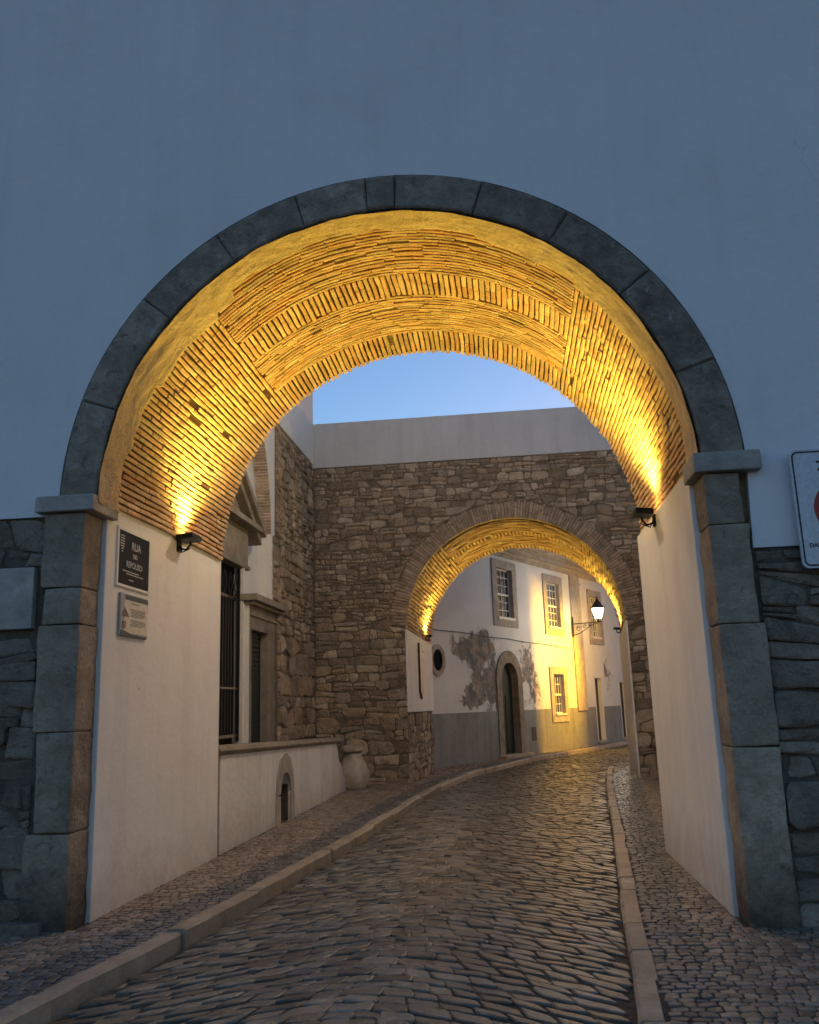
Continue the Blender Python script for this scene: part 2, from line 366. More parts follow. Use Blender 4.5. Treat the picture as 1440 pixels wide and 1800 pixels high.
def road_z(x, y):
    a, b = lk(y), rk(y); t = max(0, min(1, (x-a)/(b-a)))
    return -.115+.06*t+.035*math.sin(math.pi*t)+.012*noise.noise(Vector((x*.8, y*.5, 0)))

# ------------------------------------------------------------------ ground, road and pavements (structure)
mb = MB(); mb.add([(-300, -200, -.35), (300, -200, -.35), (300, 400, -.35), (-300, 400, -.35)], [(0, 1, 2, 3)])
mb.build('ground', M['joint'], None, 'structure')
def strip_sheet(name, fa, fb, zf, y0, y1, mat, dy=.5, nx=8, parent=None):
    mb = MB(); vs = []; n = int((y1-y0)/dy)
    for i in range(n+1):
        y = y0+i*dy
        for j in range(nx+1):
            x = fa(y)+(fb(y)-fa(y))*j/nx; vs.append((x, y, zf(x, y)))
    fs = [(i*(nx+1)+j, i*(nx+1)+j+1, (i+1)*(nx+1)+j+1, (i+1)*(nx+1)+j) for i in range(n) for j in range(nx)]
    mb.add(vs, fs); return mb.build(name, mat, parent, None if parent else 'structure')
road = strip_sheet('road', lk, rk, lambda x, y: road_z(x, y)-.013, 2.5, 46, M['joint'])
rng = random.Random(3)
ps = []
XC = -1.0
gch = lambda x: .72*(math.sqrt((x-XC)**2+.4)-.63)
s = 2.0
row = 0
while s < 48:
    ds = rng.uniform(.115, .155)
    x = -3.4+rng.uniform(0, .2)
    while x < 9.5:
        w = rng.uniform(.15, .27)
        yc = s-gch(x+w/2)
        if 2.6 < yc < 45 and lk(yc)-.05 < x+w/2 < rk(yc)+.05:
            sg = max(-1, min(1, (x-XC)/.5))*.75
            wob = lambda xx, k: .035*noise.noise(Vector((xx*1.8, k*.9, 3)))
            pts = []
            g = .006
            for (xx, ss, kk) in ((x+g, s+g, row), (x+w-g, s+g, row), (x+w-g, s+ds-g, row+1), (x+g, s+ds-g, row+1)):
                px = xx-sg*(ss-s)*.5
                px = max(lk(yc)+.012, min(rk(yc)-.012, px))
                pts.append((px, ss-gch(xx)+wob(xx, kk)))
            if abs(area2(pts)) > .006:
                pl = cutquad(pts, rng, .10, .24, .004)
                zc = road_z(x+w/2, yc)
                far = yc > 26
                ps.append(piece(pl, F_up(zc), -.05, rng.uniform(-.006, .006), .0085, rng, .045, .001))
        x += w
    s += ds; row += 1
emit(ps, 'cobblestone', 'cobblestones', M['cobble'], road, 300)

def pav(side, name):
    rng = random.Random(11 if side < 0 else 12)
    if side < 0:
        def lim(y):                                  # outer edge, kerb edge
            b = lk(y)-KW
            if y < 7: a = -6.4
            elif y < 18.9: a = -3.50
            elif y < 20: a = -4.0
            elif y < 23: a = -2.33+.09*(y-20)
            else: a = hx(y)
            return a, b
        y1 = 44
    else:
        def lim(y):
            a = rk(y)+KW
            if y < 7: b = 5.2
            elif y < 10.4: b = 1.55
            elif y < 20: b = 4.2
            else: b = 2.57+.067*(y-20)
            return a, b
        y1 = 23.2
    base = strip_sheet(name, lambda y: lim(y)[0]-.02, lambda y: lim(y)[1]+.02, lambda x, y: -.008, 2.5, y1, M['joint'], .1, 2)
    light, dark = [], []
    y = 2.6; row = 0
    while y < y1:
        dy = rng.uniform(.066, .088); a, b = lim(y+dy/2); x = a+rng.uniform(-.02, .03)
        ang = .25*noise.noise(Vector((0, y*.3, side)))
        while x < b-.03:
            w = rng.uniform(.068, .112)
            if x+w > b-.04: w = b-x
            wb = lambda xx, k: .022*noise.noise(Vector((xx*1.5, k*.3, 8.)))+.015*noise.noise(Vector((xx*5, k*.8, 8.)))
            g = .0045
            q = [(x+g, y+g+wb(x, row)), (x+w-g, y+g+wb(x+w, row)), (x+w-g, y+dy-g+wb(x+w, row+1)), (x+g, y+dy-g+wb(x, row+1))]
            kd = abs((lk(y)-KW if side < 0 else rk(y)+KW)-(x+w/2))
            lst = dark if kd < (.40 if side < 0 else .30+.02*max(0, y-5)) else light
            lst.append(piece(cutquad(q, rng, .12, .3, .003, False), F_up(0), -.03, rng.uniform(-.004, .004), .005, rng, .06, .0005))
            x += w
        y += dy; row += 1
    emit(light, 'paving_stone', 'paving_stones', M['sett'], base, 300)
    emit(dark, 'dark_paving_stone', 'dark_paving_stones', M['settdark'], base, 300)
pav(-1, 'left_pavement'); pav(1, 'right_pavement')

def kerb(name, fx, y0, y1, side, lo, hi, top):
    root = struct_root(name, (fx(y0), y0, 0)); rng = random.Random(5+side); y = y0
    while y < y1:
        L = rng.uniform(lo, hi); ye = min(y1, y+L); n = max(2, int((ye-y)/.3)); g = .008
        o = rng.uniform(-.012, .012); dz = rng.uniform(-.008, .008); vs = []
        wj = rng.uniform(-.01, .01)
        for i in range(n+1):
            yy = y+g+(ye-y-2*g)*i/n; xi = fx(yy)+o; xo = xi+side*(KW+wj); jz = rng.uniform(-.004, .004)
            ch = .018+rng.uniform(-.005, .008)
            vs += [(xi+rng.uniform(-.004, .004), yy, -.25), (xi+rng.uniform(-.005, .005), yy, top-ch+dz+jz), (xi+side*ch, yy, top+dz+jz), (xo-side*.006, yy, top+dz+jz), (xo, yy, top+dz-.01+jz), (xo, yy, -.25)]
        fs = [(i*6+k, i*6+(k+1) % 6, (i+1)*6+(k+1) % 6, (i+1)*6+k) for i in range(n) for k in range(6)]
        fs += [(5, 4, 3, 2, 1, 0), tuple(n*6+k for k in range(6))]
        if side > 0: fs = [tuple(reversed(f)) for f in fs]
        m_ = MB(); m_.add(vs, fs, rng.random()); m_.build('kerb_stone', M['kerb'], root)
        y = ye
kerb('left_kerb', lk, 2.9, 44.5, -1, .9, 1.7, .012)
kerb('right_kerb', rk, 2.9, 23.2, 1, .45, .95, .010)

# ================================================================== OUTER GATEWAY
AX, AZ, AR = -.93, 3.40, 2.53
GW = thing('gateway', (AX, 7, 0), 'large white wall in the foreground with a round stone arch and yellow lit brick vault', 'gateway')
mb = MB()
pts = [(-9, -.3), (-3.56, -.3), (-3.56, 3.45)] + arc(AX, 3.45, AR+.035, 180, 0, 48)[1:-1] + [(1.61, 3.45), (1.61, -.3), (8, -.3), (8, 9.6), (-9, 9.6)]
mb.prism(pts, F_front(0), -10.4, -7.06); mb.build('wall_core', M['vmortar'], GW)
mb = MB(); mb.prism([(-9.05, 9.6), (8.05, 9.6), (8.05, 9.72), (-9.05, 9.72)], F_front(0), -10.45, -6.97); mb.build('wall_cap', M['facade'], GW)
pts = [(-9, 3.31), (-3.86, 3.31)] + arc(AX, AZ, 2.872, 180, 0, 64) + [(1.915, 2.73), (8, 2.72), (8, 9.598), (-9, 9.598)]
mb = MB(); mb.prism(pts, F_front(7.0), -.058, 0); mb.build('plaster_face', M['facade'], GW)
mb = MB(); mb.prism([(-9, -.3), (-3.7, -.3), (-3.7, 3.5), (-9, 3.5)], F_front(7.0), -.058, -.03); mb.build('mortar_bed', M['mortar_grey'], GW)
mb = MB(); mb.prism([(1.8, -.3), (8, -.3), (8, 2.9), (1.8, 2.9)], F_front(7.0), -.058, -.03)
mb.build('mortar_bed', M['mortar_grey'], GW)
# back of this wall, towards the courtyard
pts = [(-1.61, -.3), (-1.61, 3.45)] + arc(-AX, 3.45, AR+.04, 180, 0, 48)[1:-1] + [(3.5, 3.45), (3.5, -.3), (9, -.3), (9, 9.59), (-8, 9.59), (-8, -.3)]
mb = MB(); mb.prism(pts[::-1], frame((0, 10.4, 0), (-1, 0, 0), (0, 0, 1), (0, 1, 0)), 0.002, .03); mb.build('rear_plaster', M['court'], GW)

def wedge(a0, a1, ri, ro, rng, cx=AX, cz=AZ, n=4, jit=.006):
    inn = [(cx+(ri+rng.uniform(-jit, jit))*math.cos(a0+(a1-a0)*i/n), cz+(ri+rng.uniform(-jit, jit))*math.sin(a0+(a1-a0)*i/n)) for i in range(n+1)]
    ou = [(cx+(ro+rng.uniform(-jit, jit)*.6)*math.cos(a0+(a1-a0)*i/n), cz+(ro+rng.uniform(-jit, jit)*.6)*math.sin(a0+(a1-a0)*i/n)) for i in range(n+1)]
    return ou + inn[::-1]
rng = random.Random(21)
J = [.9, 18.4, 37.4, 55.1, 71.4, 87.2, 92.6, 105.8, 121.8, 139.3, 160.8, 179.1]
for a, b in zip(J[:-1], J[1:]):
    g = .0014; n = max(3, int((b-a)/3)); w = wedge(R(a)+g, R(b)-g, AR, 2.855, rng, n=n)
    mb = MB(); pl = F_front(7.0); d = .03+rng.uniform(-.006, .012); be = .016
    N = len(w); cu = sum(p[0] for p in w)/N; cv = sum(p[1] for p in w)/N
    # inset outline: shift along radial and tangential directions
    def ins(p, k):
        r_ = math.hypot(p[0]-AX, p[1]-AZ); an = math.atan2(p[1]-AZ, p[0]-AX)
        r_ += -k if r_ > 2.7 else k
        an += k/2.7 if an < R((a+b)/2)-R((b-a)/2)*.97 else (-k/2.7 if an > R((a+b)/2)+R((b-a)/2)*.97 else 0)
        return (AX+r_*math.cos(an), AZ+r_*math.sin(an))
    vs = [pl(*p, -.28) for p in w]+[pl(*p, d-be) for p in w]+[pl(*ins(p, be), d) for p in w]
    fs = [(i, (i+1) % N, N+(i+1) % N, N+i) for i in range(N)]+[(N+i, N+(i+1) % N, 2*N+(i+1) % N, 2*N+i) for i in range(N)]
    h = n+1
    fs += [(2*N+i, 2*N+i+1, 2*N+N-2-i, 2*N+N-1-i) for i in range(h-1)]
    mb.add(vs, fs, rng.random()); mb.build('voussoir', M['voussoir'], GW)

def block(name, mat, x0, x1, y0, y1, z0, z1, tone=0., be=.012, jit=.006, rng=rng, parent=GW, seg=.16):
    """a dressed block with worn, slightly wavering edges"""
    bm = bmesh.new(); bmesh.ops.create_cube(bm, size=1.)
    for v in bm.verts: v.co = Vector((x0 if v.co.x < 0 else x1, y0 if v.co.y < 0 else y1, z0 if v.co.z < 0 else z1))
    L = z1-z0; cuts = min(6, int(max(L, x1-x0)/seg))
    if cuts > 0:
        ax = 2 if L >= x1-x0 else 0
        es = [e for e in bm.edges if abs((e.verts[0].co-e.verts[1].co)[ax]) > .01]
        bmesh.ops.subdivide_edges(bm, edges=es, cuts=cuts, use_grid_fill=True)
    bmesh.ops.bevel(bm, geom=[e for e in bm.edges if e.calc_face_angle(0) > .5], offset=be, segments=2, affect='EDGES', profile=.55)
    sd_ = rng.random()*50
    for v in bm.verts:
        q = v.co*6+Vector((sd_, 0, 0)); v.co += Vector((noise.noise(q), noise.noise(q+Vector((9, 0, 0))), noise.noise(q+Vector((0, 9, 0)))*.5))*jit
    me = bpy.data.meshes.new(name); bm.to_mesh(me); bm.free()
    at = me.attributes.new('tone', 'FLOAT', 'FACE'); at.data.foreach_set('value', [tone]*len(me.polygons))
    me.materials.append(mat); o = bpy.data.objects.new(name, me); COL.objects.link(o)
    if parent: o.parent = parent; o.matrix_parent_inverse = WM[parent.name].inverted()
    WM[o.name] = Matrix(); return o
zl = [-.05, .72, 1.50, 2.37, 2.68, 3.325]
for i, (a, b) in enumerate(zip(zl[:-1], zl[1:])):
    block('pilaster_stone', M['dressed'], -3.90-[.02, -.05, .0, -.03, 0][i], -3.54, 6.955, 7.31, a+.003, b-.003, rng.random(), .016, .017)
zr = [-.05, 1.24, 2.15, 2.92, 3.335]
for i, (a, b) in enumerate(zip(zr[:-1], zr[1:])):
    block('pilaster_stone', M['dressed'], 1.585, 1.89+[.03, .04, .0, -.03][i], 6.955, 7.33, a+.003, b-.003, rng.random(), .016, .017)
block('impost', M['impost'], -3.965, -3.44, 6.90, 7.40, 3.328, 3.468, .3, .014, .006)
block('impost', M['impost'], 1.51, 2.03, 6.90, 7.36, 3.338, 3.495, .5, .014, .006)
# white plastered reveals of the passage
pl = MB(); pl.box(-3.60, -3.50, 7.30, 10.42, -.2, 3.475); pl.build('passage_plaster', M['jamb'], GW, bevel=.012)
pl = MB(); pl.box(1.55, 1.65, 7.34, 10.42, -.2, 3.475); pl.build('passage_plaster', M['jamb'], GW, bevel=.012)
# rubble left and right of the pilasters
rng = random.Random(31); ps = []
hf = lambda v: .24 if v < 2 else .20
for p in rubble(-7.6, -3.905, -.1, 3.30, hf, (.9, 2.6), rng, .012, .42, .3, (.04, .2)):
    cu = sum(q[0] for q in p)/len(p); cv = sum(q[1] for q in p)/len(p)
    if -4.72 < cu < -3.9 and 2.3 < cv < 2.9: continue
    ps.append(piece(p, F_front(7.0), -.05, rng.uniform(-.022, .016), .016, rng, .16, .0))
for p in rubble(1.925, 6.2, -.1, 2.71, lambda v: .21, (.9, 2.6), rng, .014, .42, .25, (.04, .2)):
    ps.append(piece(p, F_front(7.0), -.05, rng.uniform(-.022, .026), .018, rng, .18, .0))
emit(ps, 'rubble_stone', 'rubble_stones', M['rubble_near'], GW, 300)
block('smooth_slab', M['impost'], -4.95, -3.97, 6.965, 7.06, 2.35, 2.87, .1, .008, .004)
block('plinth_stone', M['rubble_near'], -5.3, -3.72, 6.90, 7.08, -.08, .075, .2, .02, .02)

# -------- brick vaults
def vault(parent, ring, y0, y1, bands, split, bt, bl, mat, name, rest, seed, limit=300, gap=.0095, rough_=.006):
    """ring(y)->cx,cz,r. haunches: courses along the passage up to the angle split; crown: bands (ya,yb,kind)"""
    rng = random.Random(seed); ps = []
    def P(a, y, d):                   # d>0 = into the opening
        cx, cz, r = ring(y); a_ = a/r
        return Vector((cx+(r-d)*math.cos(math.pi-a_), y, cz+(r-d)*math.sin(math.pi-a_)))
    r0 = ring(y0)[2]; half = math.pi*r0
    wv = lambda a, y: .022*noise.noise(Vector((a*1.0, y*1.0, seed)))+.004*noise.noise(Vector((a*9, y*9, seed)))
    def brick(a, b, c, d, dj=1.):
        ga, gc = (gap, .0015) if b-a < d-c else (.0015, gap)
        q = [(a+ga, c+gc), (b-ga, c+gc), (b-ga, d-gc), (a+ga, d-gc)]
        q = [(u+wv(u, v), v+wv(v, u)) for u, v in q]
        pp = cutquad(q, rng, .06, .22, .0018)
        if rng.random() < .008: return
        dp = rng.uniform(-rough_, rough_)
        if rng.random() < .035: dp -= .012
        # local wear: bricks eaten back in patches
        wn = noise.noise(Vector((a*1.3, c*1.6, 4+seed)))+.5*noise.noise(Vector((a*4, c*4, seed)))
        dp -= .028*max(0, wn-.28)
        ps.append(piece(pp, lambda u, v, dd: P(u, v, dd), -.04, dp*dj, .006, rng, .014, .001))
    sa, sb = R(split)*r0, (math.pi-R(split))*r0
    for lo, hi in ((0.0, sa), (sb, half)):
        n = int((hi-lo)/bt); st = (hi-lo)/n
        for i in range(n):
            y = y0+rng.uniform(-bl, 0)
            while y < y1:
                L = bl*rng.uniform(.75, 1.15); ya, yb = max(y0, y), min(y1+rng.uniform(-.012, .02), y+L)
                if y1-(y+L) < .07: yb = y1+rng.uniform(-.015, .02); L = 9
                if yb-ya > .05: brick(lo+i*st, lo+(i+1)*st, ya, yb)
                y += L
    for ya, yb, kind in bands:
        if kind == 'a':
            n = max(1, int((yb-ya)/bt)); st = (yb-ya)/n
            for i in range(n):
                a = sa+rng.uniform(-bl, 0)
                while a < sb:
                    L = bl*rng.uniform(.8, 1.15); a0, a1 = max(sa, a), min(sb, a+L)
                    if a1-a0 > .05: brick(a0, a1, ya+i*st, ya+(i+1)*st)
                    a += L
        else:
            n = int((sb-sa)/(bt*1.05)); st = (sb-sa)/n
            for i in range(n):
                if yb-ya > .4 and rng.random() < .5:
                    m = ya+(yb-ya)*rng.uniform(.4, .6); brick(sa+i*st, sa+(i+1)*st, ya, m); brick(sa+i*st, sa+(i+1)*st, m, yb+rng.uniform(-.01, .02))
                else: brick(sa+i*st, sa+(i+1)*st, ya, yb+rng.uniform(-.015, .02))
    emit(ps, name, rest, mat, parent, limit)
vault(GW, lambda y: (AX, 3.45, AR), 7.24, 10.42,
      [(7.26, 8.30, 'a'), (8.30, 8.78, 'r'), (8.78, 9.75, 'a'), (9.75, 10.42, 'r')], 48, .057, .30, M['vbrick'], 'vault_brick', 'vault_bricks', 41, 300, .0095, .0045)
# rough lime render between arch stones and bricks
def render_band(parent, ring, ya, fyb, mat, seed, na=150, ny=8, base=.0):
    mb = MB(); vs = []
    for i in range(na+1):
        a = math.pi*i/na; yb = fyb(a)
        for j in range(ny+1):
            y = ya+(yb-ya)*j/ny; cx, cz, r = ring(y)
            q = Vector((a*5, y*5, seed)); d = base+.014*noise.noise(q)+.010*noise.noise(q*3.3)
            if j == ny: d = -.03
            vs.append((cx+(r-d)*math.cos(math.pi-a), y, cz+(r-d)*math.sin(math.pi-a)))
    fs = [(i*(ny+1)+j, (i+1)*(ny+1)+j, (i+1)*(ny+1)+j+1, i*(ny+1)+j+1) for i in range(na) for j in range(ny)]
    mb.add(vs, fs); return mb.build('render_band', mat, parent, smooth=True)
render_band(GW, lambda y: (AX, AZ+.004, AR), 6.985, lambda a: (7.30 if .85 < a < 2.3 else 7.42)+.11*noise.noise(Vector((a*4, 1, 1)))+.05*noise.noise(Vector((a*14, 1, 1)))+(.12 if .5 < a < .95 else 0)+(.10 if 1.9 < a < 2.7 else 0), M['vplaster'], 2., 260, 20, .026)

# ================================================================== INNER GATEWAY
BX, BZ, BR = .12, 3.37, 2.45
ring2 = lambda y: (BX+.087*(y-20), BZ-.063*(y-20), BR-.01*(y-20))
IG = thing('inner_gateway', (BX, 20, 0), 'rough rubble wall across the courtyard with white parapet and brick ringed arch', 'gateway')
mb = MB()
fr = [(-12, -.3), (-2.37, -.3), (-2.37, 3.37)] + arc(BX, BZ, BR+.035, 180, 0, 40)[1:-1] + [(2.60, 3.37), (2.60, -.3), (9, -.3), (9, 8.34), (-12, 8.34)]
bk = [(-12, -.3), (-2.09, -.3), (-2.09, 3.18)] + arc(BX+.26, BZ-.19, BR, 180, 0, 40)[1:-1] + [(2.80, 3.18), (2.80, -.3), (9, -.3), (9, 8.34), (-12, 8.34)]
n = len(fr); mb.add([(u, 20.0, v) for u, v in fr]+[(u, 23.0, v) for u, v in bk], [tuple(range(n)), tuple(range(2*n-1, n-1, -1))]+[(i, n+i, n+(i+1) % n, (i+1) % n) for i in range(n)])
mb.build('wall_core', M['mortar'], IG)
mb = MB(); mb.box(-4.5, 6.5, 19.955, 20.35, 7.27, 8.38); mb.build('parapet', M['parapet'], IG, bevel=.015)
rng = random.Random(51)
RO = 2.83
def clampring(p, cx, cz, ro, jl, jr):
    out = []; ins = 0
    for u, v in p:
        if v >= cz:
            r = math.hypot(u-cx, v-cz)
            if r < ro:
                ins += 1; k = ro/max(r, .01); u, v = cx+(u-cx)*k, cz+(v-cz)*k
        elif jl < u < jr:
            ins += 1; u = jl if u-jl < jr-u else jr
        out.append((u, v))
    if ins >= len(p)-1 or abs(area2(out)) < .0015: return None
    return out
ps = []
hf = lambda v: .25 if v < 1.3 else (.17 if v < 3.6 else (.11 if v < 5.2 else .135))
for p in rubble(-4.46, 4.2, -.05, 7.26, hf, (.8, 2.4), rng, .015, .42, .28):
    q = clampring(p, BX, BZ, RO+.012, -2.372, 2.603)
    if q: ps.append(piece(q, F_front(20), -.05, rng.uniform(.0, .05), .02, rng, .12, .008))
# lower face of the left reveal, bare stone
rev = frame((-2.37, 20, 0), Vector((.093, 1, 0)), (0, 0, 1), Vector((1, -.093, 0)))
for p in rubble(.0, 3.0, -.05, 1.50, lambda v: .19, (.7, 1.8), rng, .014, .3, .3):
    ps.append(piece(p, rev, -.03, rng.uniform(.0, .04), .02, rng, .12, .008))
emit(ps, 'rubble_stone', 'rubble_stones', M['rubble'], IG, 300)
# brick ring on the face
ps = []; a = 2.; rng = random.Random(52)
while a < 178:
    da = rng.uniform(1.25, 1.75); g = .13
    m = BR+rng.uniform(.12, .26)
    segs = [(BR-.015, RO+rng.uniform(-.05, .05))] if rng.random() < .5 else [(BR-.015, m-.004), (m+.004, RO+rng.uniform(-.05, .05))]
    for ri, ro in segs:
        p = [(BX+r_*math.cos(R(t)), BZ+r_*math.sin(R(t))) for r_, t in ((ri, a+da-g), (ri, a+g), (ro, a+g), (ro, a+da-g))]
        ps.append(piece(cutquad(p, rng, .1, .25, .002), F_front(20), -.05, rng.uniform(.012, .036), .008, rng, .05, .001))
    a += da
emit(ps, 'arch_brick', 'arch_bricks', M['ringbrick'], IG, 300)
vault(IG, ring2, 20.0, 23.0, [(20.28, 21.3, 'a'), (21.3, 21.6, 'r'), (21.6, 22.6, 'a'), (22.6, 23.0, 'r')], 50, .085, .32, M['vbrick'], 'vault_brick', 'vault_bricks', 61, 300, .016, .014)
render_band(IG, ring2, 19.98, lambda a: 20.14+.06*noise.noise(Vector((a*6, 2, 1))), M['vplaster'], 3., 90, 4)
def slanted(x0, x1, y0, y1, z0, z1, dx0, dx1):
    mb = MB(); vs = [(x0, y0, z0), (x1, y0, z0), (x0+dx0, y1, z0), (x1+dx1, y1, z0), (x0, y0, z1), (x1, y0, z1), (x0+dx0, y1, z1-.16), (x1+dx1, y1, z1-.16)]
    mb.add(vs, [(0, 2, 3, 1), (4, 5, 7, 6), (0, 1, 5, 4), (2, 6, 7, 3), (0, 4, 6, 2), (1, 3, 7, 5)]); return mb
slanted(-2.369, -2.32, 19.985, 23.02, 1.51, 3.35, .28, .28).build('passage_plaster', M['jamb'], IG, bevel=.01)
slanted(2.555, 2.599, 19.985, 23.02, -.2, 3.35, .20, .20).build('passage_plaster', M['jamb'], IG, bevel=.01)

# dark slit-like bar on the left reveal
bar = thing('iron_bar', (-2.2, 21.4, 1.85), 'tall narrow dark bar fixed upright on the far arch white left reveal', 'bar')
mb = MB(); rv = frame((-2.32, 20, 0), Vector((.093, 1, 0)), (0, 0, 1), Vector((1, -.093, 0)))
mb.prism([(1.15, 1.98), (1.32, 1.80), (1.48, 1.98), (1.48, 3.08), (1.15, 3.12)], rv, .004, .05); mb.build('bar_body', M['iron'], bar)
mb = MB(); mb.prism([(1.10, 2.9), (1.53, 2.9), (1.53, 2.95), (1.10, 2.95)], rv, .052, .06); mb.build('clamp', M['iron'], bar)

# ================================================================== LEFT COURTYARD BUILDING (chapel front)
CH = thing('chapel', (-4.8, 14, 0), 'whitewashed chapel left of the courtyard with pedimented gate and bare stone corner', 'chapel')
mb = MB(); mb.box(-12, -4.8, 10.46, 20, -.3, 11.); mb.build('wall', M['court'], CH)
pts = [(16.45, -.3), (19.99, -.3), (19.99, 11), (10.47, 11), (10.47, 6.5)]+arc(13.25, 5.0, 3.2, 150, 0, 28)
mb = MB(); mb.prism(pts, F_east(-4.8), .001, .29); mb.build('recessed_arch_wall', M['court'], CH)
mb = MB(); mb.prism([(16.66, .9), (19.94, .9), (19.94, 7.35), (16.66, 7.35)], F_east(-4.8), .291, .305); mb.build('mortar_bed', M['mortar'], CH)
mb = MB(); mb.prism([(15.6, 7.36), (19.95, 7.36), (19.95, 11.02), (15.6, 11.02)], F_east(-4.8), .291, .35); mb.build('upper_plaster', M['court'], CH, bevel=.012)
rng = random.Random(71); ps = []
hf = lambda v: .32 if v < 2.6 else (.24 if v < 4 else .17)
for p in rubble(16.98, 19.95, 1.05, 7.33, hf, (.9, 2.), rng, .016, .3, .25):
    ps.append(piece(p, F_east(-4.495), -.02, rng.uniform(.01, .06), .022, rng, .12, .008))
for p in rubble(16.5, 16.97, 3.72, 5.0, lambda v: .3, (.7, 1.6), rng, .016, .2, .25):
    ps.append(piece(p, F_east(-4.495), -.03, rng.uniform(.01, .05), .022, rng, .12, .008))
for p in rubble(16.8, 16.97, 1.05, 3.7, lambda v: .25, (.5, 1.6), rng, .016, .2, .1):
    ps.append(piece(p, F_east(-4.495), -.03, rng.uniform(.01, .05), .022, rng, .12, .008))
emit(ps, 'rubble_stone', 'rubble_stones', M['rubble'], CH, 300)
ps = []; v = 5.02; k = 0
while v < 7.3:      # toothed bricks along the stone edge
    h = rng.uniform(.055, .075); s_ = .10
    p = [(16.68+rng.uniform(0, .03), v), (16.99+rng.uniform(-.08, .06), v-s_), (16.99, v+h-s_-.012), (16.68, v+h-.012)]
    ps.append(piece(cutquad(p, rng, .1, .25, .002), F_east(-4.495), -.02, rng.uniform(.02, .05), .008, rng, .05, .001)); v += h
# brick intrados of the blind arch
for k in range(62):
    a = R(66*k/62); da = R(66/62); y_, z_ = 13.25+3.2*math.cos(a), 5.0+3.2*math.sin(a)
    t_ = Vector((0, -math.sin(a), math.cos(a))); n_ = Vector((0, -math.cos(a), -math.sin(a)))
    fr_ = frame((-4.8, y_, z_), (1, 0, 0), t_, n_)
    cuts = [0.004, .285] if rng.random() < .5 else [0.004, rng.uniform(.1, .19), .285]
    for c0, c1 in zip(cuts[:-1], cuts[1:]):
        ps.append(piece(cutquad([(c0+.004, .006), (c1-.004, .006), (c1-.004, 3.2*da-.008), (c0+.004, 3.2*da-.008)], rng, .1, .25, .002), fr_, -.01, rng.uniform(.012, .03), .007, rng, .05, .001))
emit(ps, 'arch_brick', 'arch_bricks', M['ringbrick'], CH, 300)
# gate with pediment
FE = F_east(-4.8)
mb = MB(); mb.prism([(11.4, 4.17), (15.2, 4.17), (15.2, 4.83), (11.4, 4.83)], FE, .003, .20); mb.build('frieze', M['pedstone'], CH, bevel=.01)
mb = MB(); mb.prism([(11.4, 4.10), (15.24, 4.10), (15.24, 4.17), (11.4, 4.17)], FE, .003, .23); mb.build('lintel', M['pedstone'], CH, bevel=.01)
mb = MB(); mb.prism([(11.1, 4.83), (15.5, 4.83), (15.5, 4.93), (11.1, 4.93)], FE, .003, .40); mb.build('cornice', M['pedstone'], CH, bevel=.015)
mb = MB(); mb.prism([(11.3, 4.93), (15.3, 4.93), (13.3, 6.2)], FE, .003, .16); mb.build('tympanum', M['pedstone'], CH)
for sx in (-1, 1):
    for (t0, t1, d) in ((0, .12, .42), (.12, .24, .33)):
        a_ = (13.3+sx*2.32, 4.90); b_ = (13.3, 6.38); dx, dz = b_[0]-a_[0], b_[1]-a_[1]; L = math.hypot(dx, dz); nx_, nz_ = -dz/L*sx*-1, dx/L*sx*-1
        q = [a_, b_]; off = lambda p, t: (p[0], p[1]-t*1.15)
        P4 = [off(a_, t1), off(b_, t1), off(b_, t0), off(a_, t0)]
        if area2(P4) < 0: P4 = P4[::-1]
        mb = MB(); mb.prism(P4, FE, .003, d); mb.build('raking_cornice', M['pedstone'], CH, bevel=.012)
mb = MB(); mb.prism([(14.86, 1.1), (14.95, 1.1), (14.95, 4.10), (14.86, 4.10)], FE, .003, .22); mb.build('gate_jamb', M['court'], CH)
mb = MB(); mb.prism([(11.5, 1.1), (11.9, 1.1), (11.9, 4.10), (11.5, 4.10)], FE, .003, .22); mb.build('gate_jamb', M['court'], CH)
mb = MB(); mb.prism([(11.9, 1.1), (14.86, 1.1), (14.86, 4.10), (11.9, 4.10)], FE, .002, .05); mb.build('dark_gate_opening', M['black'], CH)  # black sheet standing in for the unlit interior behind the bars
gate = thing('iron_gate', (-4.65, 13.4, 1.15), 'tall black wrought iron gate with scrollwork transom under the stone pediment', 'gate')
mb = MB(); mb.box(-4.66, -4.64, 11.92, 14.85, 3.50, 3.55); mb.box(-4.66, -4.64, 11.92, 14.85, 1.22, 1.27); mb.box(-4.66, -4.64, 11.92, 14.85, 2.0, 2.03); mb.box(-4.67, -4.63, 14.80, 14.85, 1.15, 4.08); mb.box(-4.67, -4.63, 11.92, 11.97, 1.15, 4.08); mb.build('gate_frame', M['iron'], gate)
for k in range(19):
    y_ = 12.1+k*.145; mb = MB(); mb.tube([(-4.65, y_, 1.22), (-4.65, y_, 3.52)], .010, 6); mb.build('gate_bar', M['iron'], gate)
for k in range(9):
    y_ = 12.25+k*.30; mb = MB()
    for s_ in (-1, 1): mb.tube([(-4.65, y_+s_*(.02+.11*math.sin(t*.5)*(1-t/11)), 3.57+.45*t/9+.05*math.sin(t*1.3)) for t in range(10)], .009, 5)
    mb.build('scroll', M['iron'], gate)
